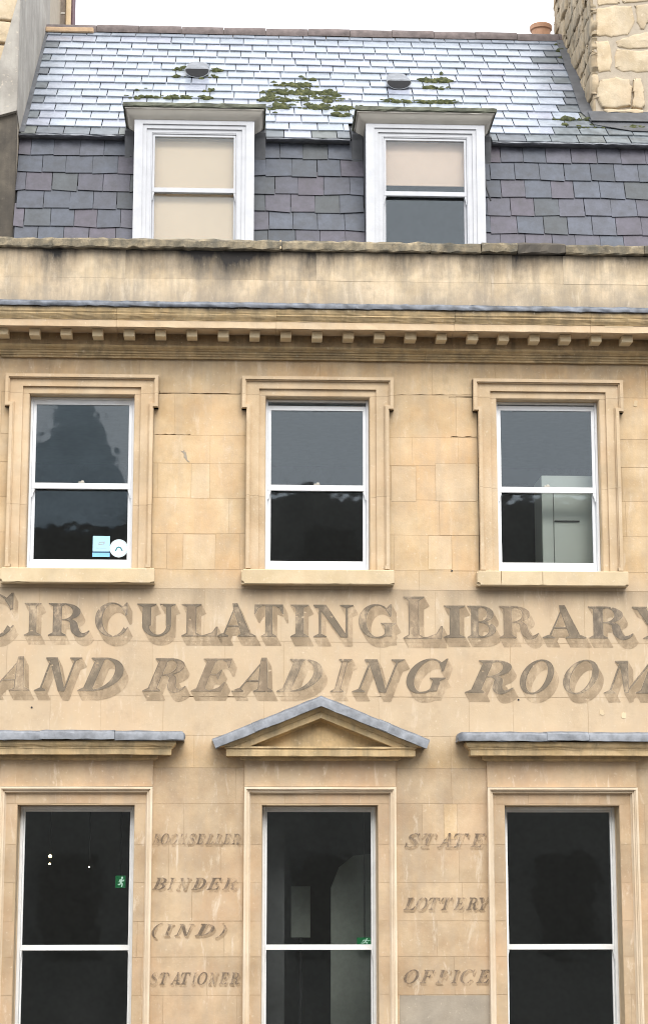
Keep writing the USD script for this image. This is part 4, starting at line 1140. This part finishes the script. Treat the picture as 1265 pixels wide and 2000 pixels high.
dk, md, ft = P_DARK, P_MID, P_FAINT
line_of("CIRCULATING", [(-62, 28), (48, 81), (95, 176), (186, 251), (268, 343), (355, 426), (425, 500), (496, 554), (567, 603), (612, 690), (700, 773)],
        8.706, 8.394, 0.0, [md, md, dk, dk, md, ft, md, md, md, md, md], "faded shaded roman lettering, left half of the upper line", big=(0,), seed=10)
line_of("LIBRARY", [(787, 864), (866, 908), (912, 968), (974, 1052), (1058, 1144), (1148, 1236), (1234, 1310)],
        8.706, 8.394, 0.0, [ft, md, md, ft, md, dk, md], "faded shaded roman lettering, right half of the upper line", big=(0,), seed=40)
line_of("AND", [(-22, 62), (70, 163), (154, 244)], 8.187, 7.868, 0.30, [ft, md, md], "faded sloping lettering, first word of the lower line", seed=60)
line_of("READING", [(280, 365), (374, 455), (453, 534), (540, 630), (644, 688), (686, 790), (792, 874)], 8.184, 7.868, 0.30, [ft, ft, ft, md, ft, md, md], "faded sloping lettering, middle word of the lower line", seed=70)
line_of("ROOM", [(905, 1000), (1012, 1079), (1096, 1166), (1174, 1292)], 8.180, 7.866, 0.30, [md, md, md, md], "faded sloping lettering, last word of the lower line", seed=90)
sm = dict(shear=0.32, shade=(0.012, -0.022), flakes=(2, 0.012), shade_mat=P_SMALLF)


def even(n, x0, x1, narrow=(), gap=3.0):
    w = [0.55 if i in narrow else 1.0 for i in range(n)]
    u = (x1 - x0 - gap * (n - 1)) / sum(w)
    out, x = [], x0
    for v in w:
        out.append((x, x + u * v)); x += u * v + gap
    return out


def smallline(text, x0, x1, yt, yb, label, seed, narrow=(), mats=P_SMALL):
    line_of(text, even(len(text), x0, x1, narrow, gap=1.0), at(400, yt)[2], at(400, yb)[2], mats=mats, label=label, seed=seed, **sm)


smallline("BOOKSELLER", 304, 472, 1629, 1649, "small sloping painted word, topmost on the left pier", 110)
smallline("BINDER", 305, 467, 1715, 1738, "small sloping painted word, second on the left pier", 130, narrow=(1,))
smallline("(IND)", 306, 447, 1805, 1828, "small sloping painted word between brackets, third on the left pier", 150, narrow=(0, 1, 4))
smallline("STATIONER", 302, 473, 1900, 1923, "small sloping painted word, lowest on the left pier", 170, narrow=(4,))
smallline("STATE", 786, 941, 1628, 1655, "small sloping painted word, topmost on the right pier", 190)
smallline("LOTTERY", 783, 949, 1754, 1778, "small sloping painted word, second on the right pier", 210)
smallline("OFFICE", 783, 948, 1896, 1922, "small sloping painted word, lowest on the right pier", 230, narrow=(3,))

# ------------------------------------------------------------------ party wall on the left, and what stands behind
PW_ = thing("party_wall", "tall grey rendered party wall with foot coloured for soot and shade at the left end of the roof", "wall")
side = Polygon([(0.72, 11.8), (0.72, 13.93), (0.70, 17.6), (6.5, 17.6), (6.5, 11.8)])
obj("core", xprism(side, -4.2, -3.092), M_MORTAR_DK, PW_)
obj("sooty_base", bx(-4.2, -3.088, 0.66, 0.74, 11.8, 13.905, 0.01), M_SOOTY, PW_)  # very dark colour holds both soot and the shade of this face
zl_ = at(0, 130, 0.64)[2]
fr = Polygon([(-3.086, 13.91), (-3.086, 15.25), (-3.12, 15.10), (-3.285, zl_), (-3.45, zl_ - 0.6), (-3.6, 13.91)])
obj("render_band", plate(fr, 0.60, 0.73), M_RENDER, PW_)
sd_ = Polygon([(0.605, 13.92), (0.605, 15.2), (1.1, 15.34), (3.3, 17.5), (3.6, 17.5), (3.6, 16.0), (0.9, 13.8)])
obj("render_side", xprism(sd_, -3.10, -3.083), M_RENDER, PW_)
rs = np.random.default_rng(5)
zq = 14.3
while zq < 17.4:
    hh = rs.uniform(0.24, 0.4)
    xq = -3.096
    while xq > -4.1:
        ww = rs.uniform(0.3, 0.55)
        p = sbox(xq - ww + 0.012, zq + 0.012, xq - 0.012, zq + hh - 0.012)
        obj("stone", boulder(rough_poly(p, 0.008, int(rs.integers(1e6)), 0.12), 0.655, 0.74, int(rs.integers(1e6)), 0.006), M_RUBBLE, PW_, smooth=60)
        xq -= ww
    zq += hh

RC = thing("rear_chimney", "narrow brown stack with a cream strip and dark pipe behind the ridge at left", "chimney")
a_, b_, c_, d_ = at(96, 20, 5.0), at(129, 20, 5.0), at(139, 20, 5.0), at(147, 20, 5.0)
obj("brown_flank", bx(a_[0] - 0.15, b_[0], 5.0, 5.8, 14.0, 17.9, 0.01), M_BROWN, RC)
obj("course_line", bx(a_[0] - 0.1, b_[0] - 0.01, 4.992, 5.002, at(110, 26, 5)[2], at(110, 25, 5)[2] + 0.012), M_CREAMP, RC)
obj("cream_strip", bx(b_[0] + 0.001, c_[0], 4.95, 5.6, 14.0, 17.9, 0.01), M_SILL, RC)
obj("dark_pipe", trimesh.creation.cylinder((d_[0] - c_[0]) / 2 + 0.004, segment=[(d_[0] - 0.028, 5.03, 14.0), (d_[0] - 0.028, 5.03, 17.9)], sections=20), M_PIPE, RC, smooth=True)

# ------------------------------------------------------------------ right-hand stack of rubble
CH = thing("rubble_chimney_stack", "broad chimney stack of cream rubble stones at the right end of the roof", "chimney")
SX, SY = 3.088, 1.42
core = Polygon([(SY, 14.2), (SY, 17.9), (3.75, 17.9), (3.75, 15.6), (3.4, 15.9)])
obj("core", bx(SX, 4.6, SY, 3.75, 13.9, 17.9), M_MORTAR_DK, CH)


def ppx(pts, Y):
    return Polygon([(at(x, y, Y)[0], at(x, y, Y)[2]) for x, y in pts])


YS = SY - 0.02
stones_px = [
    [(1163, 15), (1200, 8), (1234, 10), (1240, 40), (1228, 66), (1195, 70), (1164, 70)],
    [(1240, 8), (1290, 4), (1296, 36), (1262, 44), (1252, 60), (1243, 40)],
    [(1228, 70), (1258, 62), (1300, 58), (1300, 92), (1230, 94), (1204, 90), (1202, 78)],
    [(1164, 78), (1190, 79), (1195, 108), (1193, 139), (1166, 140), (1163, 110)],
    [(1204, 94), (1232, 96), (1300, 95), (1300, 140), (1215, 139), (1201, 132), (1199, 108)],
    [(1163, -22), (1210, -20), (1210, 4), (1166, 10)], [(1213, -30), (1290, -28), (1290, 0), (1215, 4)],
    [(1163, -60), (1240, -60), (1240, -26), (1163, -26)], [(1243, -60), (1310, -60), (1310, -32), (1243, -32)],
    [(1172, 157), (1200, 152), (1228, 154), (1234, 170), (1231, 206), (1200, 212), (1174, 208), (1165, 190), (1165, 170)],
    [(1236, 154), (1250, 153), (1256, 180), (1258, 204), (1250, 212), (1233, 211), (1236, 180)],
    [(1178, 214), (1256, 215), (1256, 221), (1182, 221)],
]
for k, pts in enumerate(stones_px):
    obj("stone", boulder(rough_poly(ppx(pts, YS), 0.006, 300 + k, 0.08), YS - (0.03 if k >= 9 else 0.0), SY + 0.05, 400 + k, 0.006, 0.018), M_RUBBLE, CH, smooth=60)
# the flank facing left: ragged thin-coursed stones
rs = np.random.default_rng(15)
zq = 14.28
while zq < 17.6:
    hh = rs.uniform(0.16, 0.30)
    yq = SY - 0.01
    while yq < 3.72:
        ww = rs.uniform(0.22, 0.5)
        zroof = E0[1] + (yq - E0[0]) * (R0[1] - E0[1]) / (R0[0] - E0[0])
        if zq + hh > zroof + 0.05:
            p = sbox(-(yq + ww) + 0.012, zq + 0.012, -yq - 0.012, zq + hh - 0.012)
            bb = boulder(rough_poly(p, 0.018, int(rs.integers(1e6)), 0.1), 0.0 - rs.uniform(0.0, 0.02), 0.06, int(rs.integers(1e6)), 0.008, 0.03)
            v = bb.vertices.copy()            # (x, y, z) front -y  ->  front -x
            bb.vertices = np.c_[SX - 0.03 + v[:, 1], -v[:, 0], v[:, 2]]
            trimesh.repair.fix_normals(bb)
            obj("stone", bb, M_FLANK, CH, smooth=60)
        yq += ww
    zq += hh
# weathered lead and mortar apron round its foot
s_of = lambda y: (y - E0[0]) / d[0]
FL = thing("stack_apron", parent=CH)
roof_strip([(SX - 0.11, s_of(3.25)), (SX + 0.02, s_of(3.25)), (SX + 0.02, s_of(1.40)), (4.6, s_of(1.42)), (4.6, s_of(1.05)), (3.4, s_of(1.10)), (3.02, s_of(1.22)), (2.93, s_of(1.5)), (2.95, s_of(2.2))], 0.030, M_LEADDK, "apron_lead", FL)
obj("apron_fillet", xprism(Polygon([(SY - 0.20, 14.16), (SY - 0.02, 14.34), (SY + 0.1, 14.36), (SY + 0.1, 14.1)]), 3.0, 4.6), M_LEADDK, FL)

# terracotta pot on a small stack behind the ridge
PT = thing("terracotta_chimney_pot", "round terracotta chimney pot peeping over the ridge beside the rubble stack", "chimney pot")
q = at(1056, 60, 3.95)
zt_ = at(1056, 50, 3.95)[2]
obj("pot", trimesh.creation.revolve(np.array([(0.0, zt_ - 0.9), (0.125, zt_ - 0.9), (0.118, zt_ - 0.07), (0.135, zt_ - 0.06), (0.138, zt_ - 0.01), (0.13, zt_), (0.10, zt_), (0.095, zt_ - 0.3), (0.0, zt_ - 0.3)]), sections=28).apply_translation((q[0], 3.95, 0)), M_TERRA, PT, smooth=35)
obj("pot_base", bx(q[0] - 0.25, q[0] + 0.25, 3.7, 4.2, 14.6, zt_ - 0.85, 0.01), M_BROWN, PT)

# ------------------------------------------------------------------ moss on the slates
def moss(spots, label, seed, lift=0.015, size=(0.014, 0.042), loose=0.018):
    """cushions on the upper slope; spots = (px, py, radius in px, count)"""
    r = np.random.default_rng(seed)
    out = []
    for px, py, rx, ry, n in spots:
        for _ in range(n):
            u, v = px + r.normal(0, rx), py + r.normal(0, ry)
            # meet the slope
            dv = FW * FPX + RT * (u - PW / 2) + UP * (PH / 2 - v)
            k = (R0[1] - E0[1]) / (R0[0] - E0[0])
            t = (E0[1] - EYE[2] - k * (E0[0] - EYE[1])) / (dv[2] - k * dv[1])
            p = EYE + dv * t
            su = math.hypot(p[1] - E0[0], p[2] - E0[1])
            sn = round(su / rowp) * rowp + r.normal(0, loose)
            p[1:] = E0 + d * max(sn, 0.0)
            s = r.uniform(*size) * (1.0 if r.random() < 0.8 else 0.6)
            b = trimesh.creation.icosphere(1, 1.0)
            b.vertices = b.vertices * (1 + r.normal(0, 0.18, (len(b.vertices), 1))) * np.array([s * 1.3, s * 0.9, s * 0.85]) + p + np.array([0, -nrm[0] * 0, lift])
            out.append(b)
    obj("moss", cat(*out), M_MOSS, label=label, category="moss", kind="stuff", smooth=True)


moss([(578, 170, 16, 4, 70), (545, 186, 12, 4, 50), (524, 200, 8, 4, 40), (600, 184, 14, 4, 50), (640, 192, 10, 4, 40), (668, 214, 11, 4, 60), (548, 212, 12, 3, 44), (625, 212, 12, 3, 44), (590, 200, 25, 6, 30)], "large mossy patch on the slates between the two dormers", 1, size=(0.014, 0.044), loose=0.035)
moss([(345, 144, 9, 2, 18), (415, 145, 12, 2, 24), (385, 138, 18, 1.2, 14)], "moss beside the left roof vent", 2)
moss([(840, 164, 11, 4, 60), (866, 163, 6, 4, 34)], "moss cushion right of the right roof vent", 3)
moss([(335, 189, 18, 2, 22), (402, 188, 6, 2, 18), (285, 186, 25, 2, 14)], "moss along the slates above the left dormer", 4)
moss([(830, 203, 40, 1.5, 34), (780, 201, 14, 1.2, 10), (880, 200, 10, 2, 12)], "thin moss line above the right dormer", 5)
moss([(1092, 99, 3, 5, 14)], "tiny moss tuft near the right end of the ridge", 6)
moss([(1108, 240, 12, 3, 22), (1150, 250, 16, 3, 12), (1240, 252, 20, 4, 14)], "yellowish moss at the eaves below the rubble stack", 7)

# ------------------------------------------------------------------ across the street (mirrored in the panes)
OB = thing("opposite_terrace", "dark terrace across the street, mirrored as a roofline in the upper panes", "building")
obj("facade", bx(-2.9, 24, -26.0, -19.2, 0.0, 13.55), M_OPP, OB)
obj("parapet_piece", bx(-2.6, -1.4, -19.6, -19.2, 13.55, 13.85), M_OPP, OB)
obj("parapet_piece", bx(0.2, 1.1, -19.6, -19.2, 13.55, 13.72), M_OPP, OB)
for xw in np.arange(-1.8, 22, 2.3):
    for z0 in (1.0, 4.6, 8.2, 11.0):
        obj("window", bx(xw, xw + 1.1, -19.21, -19.17, z0, z0 + 1.9), M_OPPDK, OB)
OG = thing("opposite_gabled_house", "taller gabled house across the street, mirrored in the upper left window", "building")
obj("gable_wall", bx(-20, -2.905, -26.0, -19.25, 0.0, 12.87), M_OPP, OG)
gp = Polygon([(-20, 12.87), (-2.92, 12.87), (-2.92, 13.8), (-3.1, 14.1), (-3.2, 14.6), (-3.26, 14.75), (-3.40, 14.95), (-3.5, 15.5), (-3.6, 15.8), (-3.62, 17.6), (-4.5, 17.6), (-4.55, 15.7), (-4.5, 15.45), (-4.62, 15.3), (-4.6, 15.05), (-4.85, 14.95), (-4.95, 14.75), (-5.4, 14.5), (-20, 14.5)])
gr_ = plate(gp, -0.15, 0.0)
v = gr_.vertices
gr_.vertices = np.c_[v[:, 0] - 0.04 * (v[:, 2] - 12.87), v[:, 1] - 19.2 - 0.75 * (v[:, 2] - 12.87), v[:, 2]]
obj("slate_roof", gr_, M_OPPROOF, OG)
for xw in np.arange(-16, -4, 2.3):
    for z0 in (1.0, 4.6, 8.2, 11.0):
        obj("window", bx(xw, xw + 1.1, -19.26, -19.21, z0, z0 + 1.9), M_OPPDK, OG)
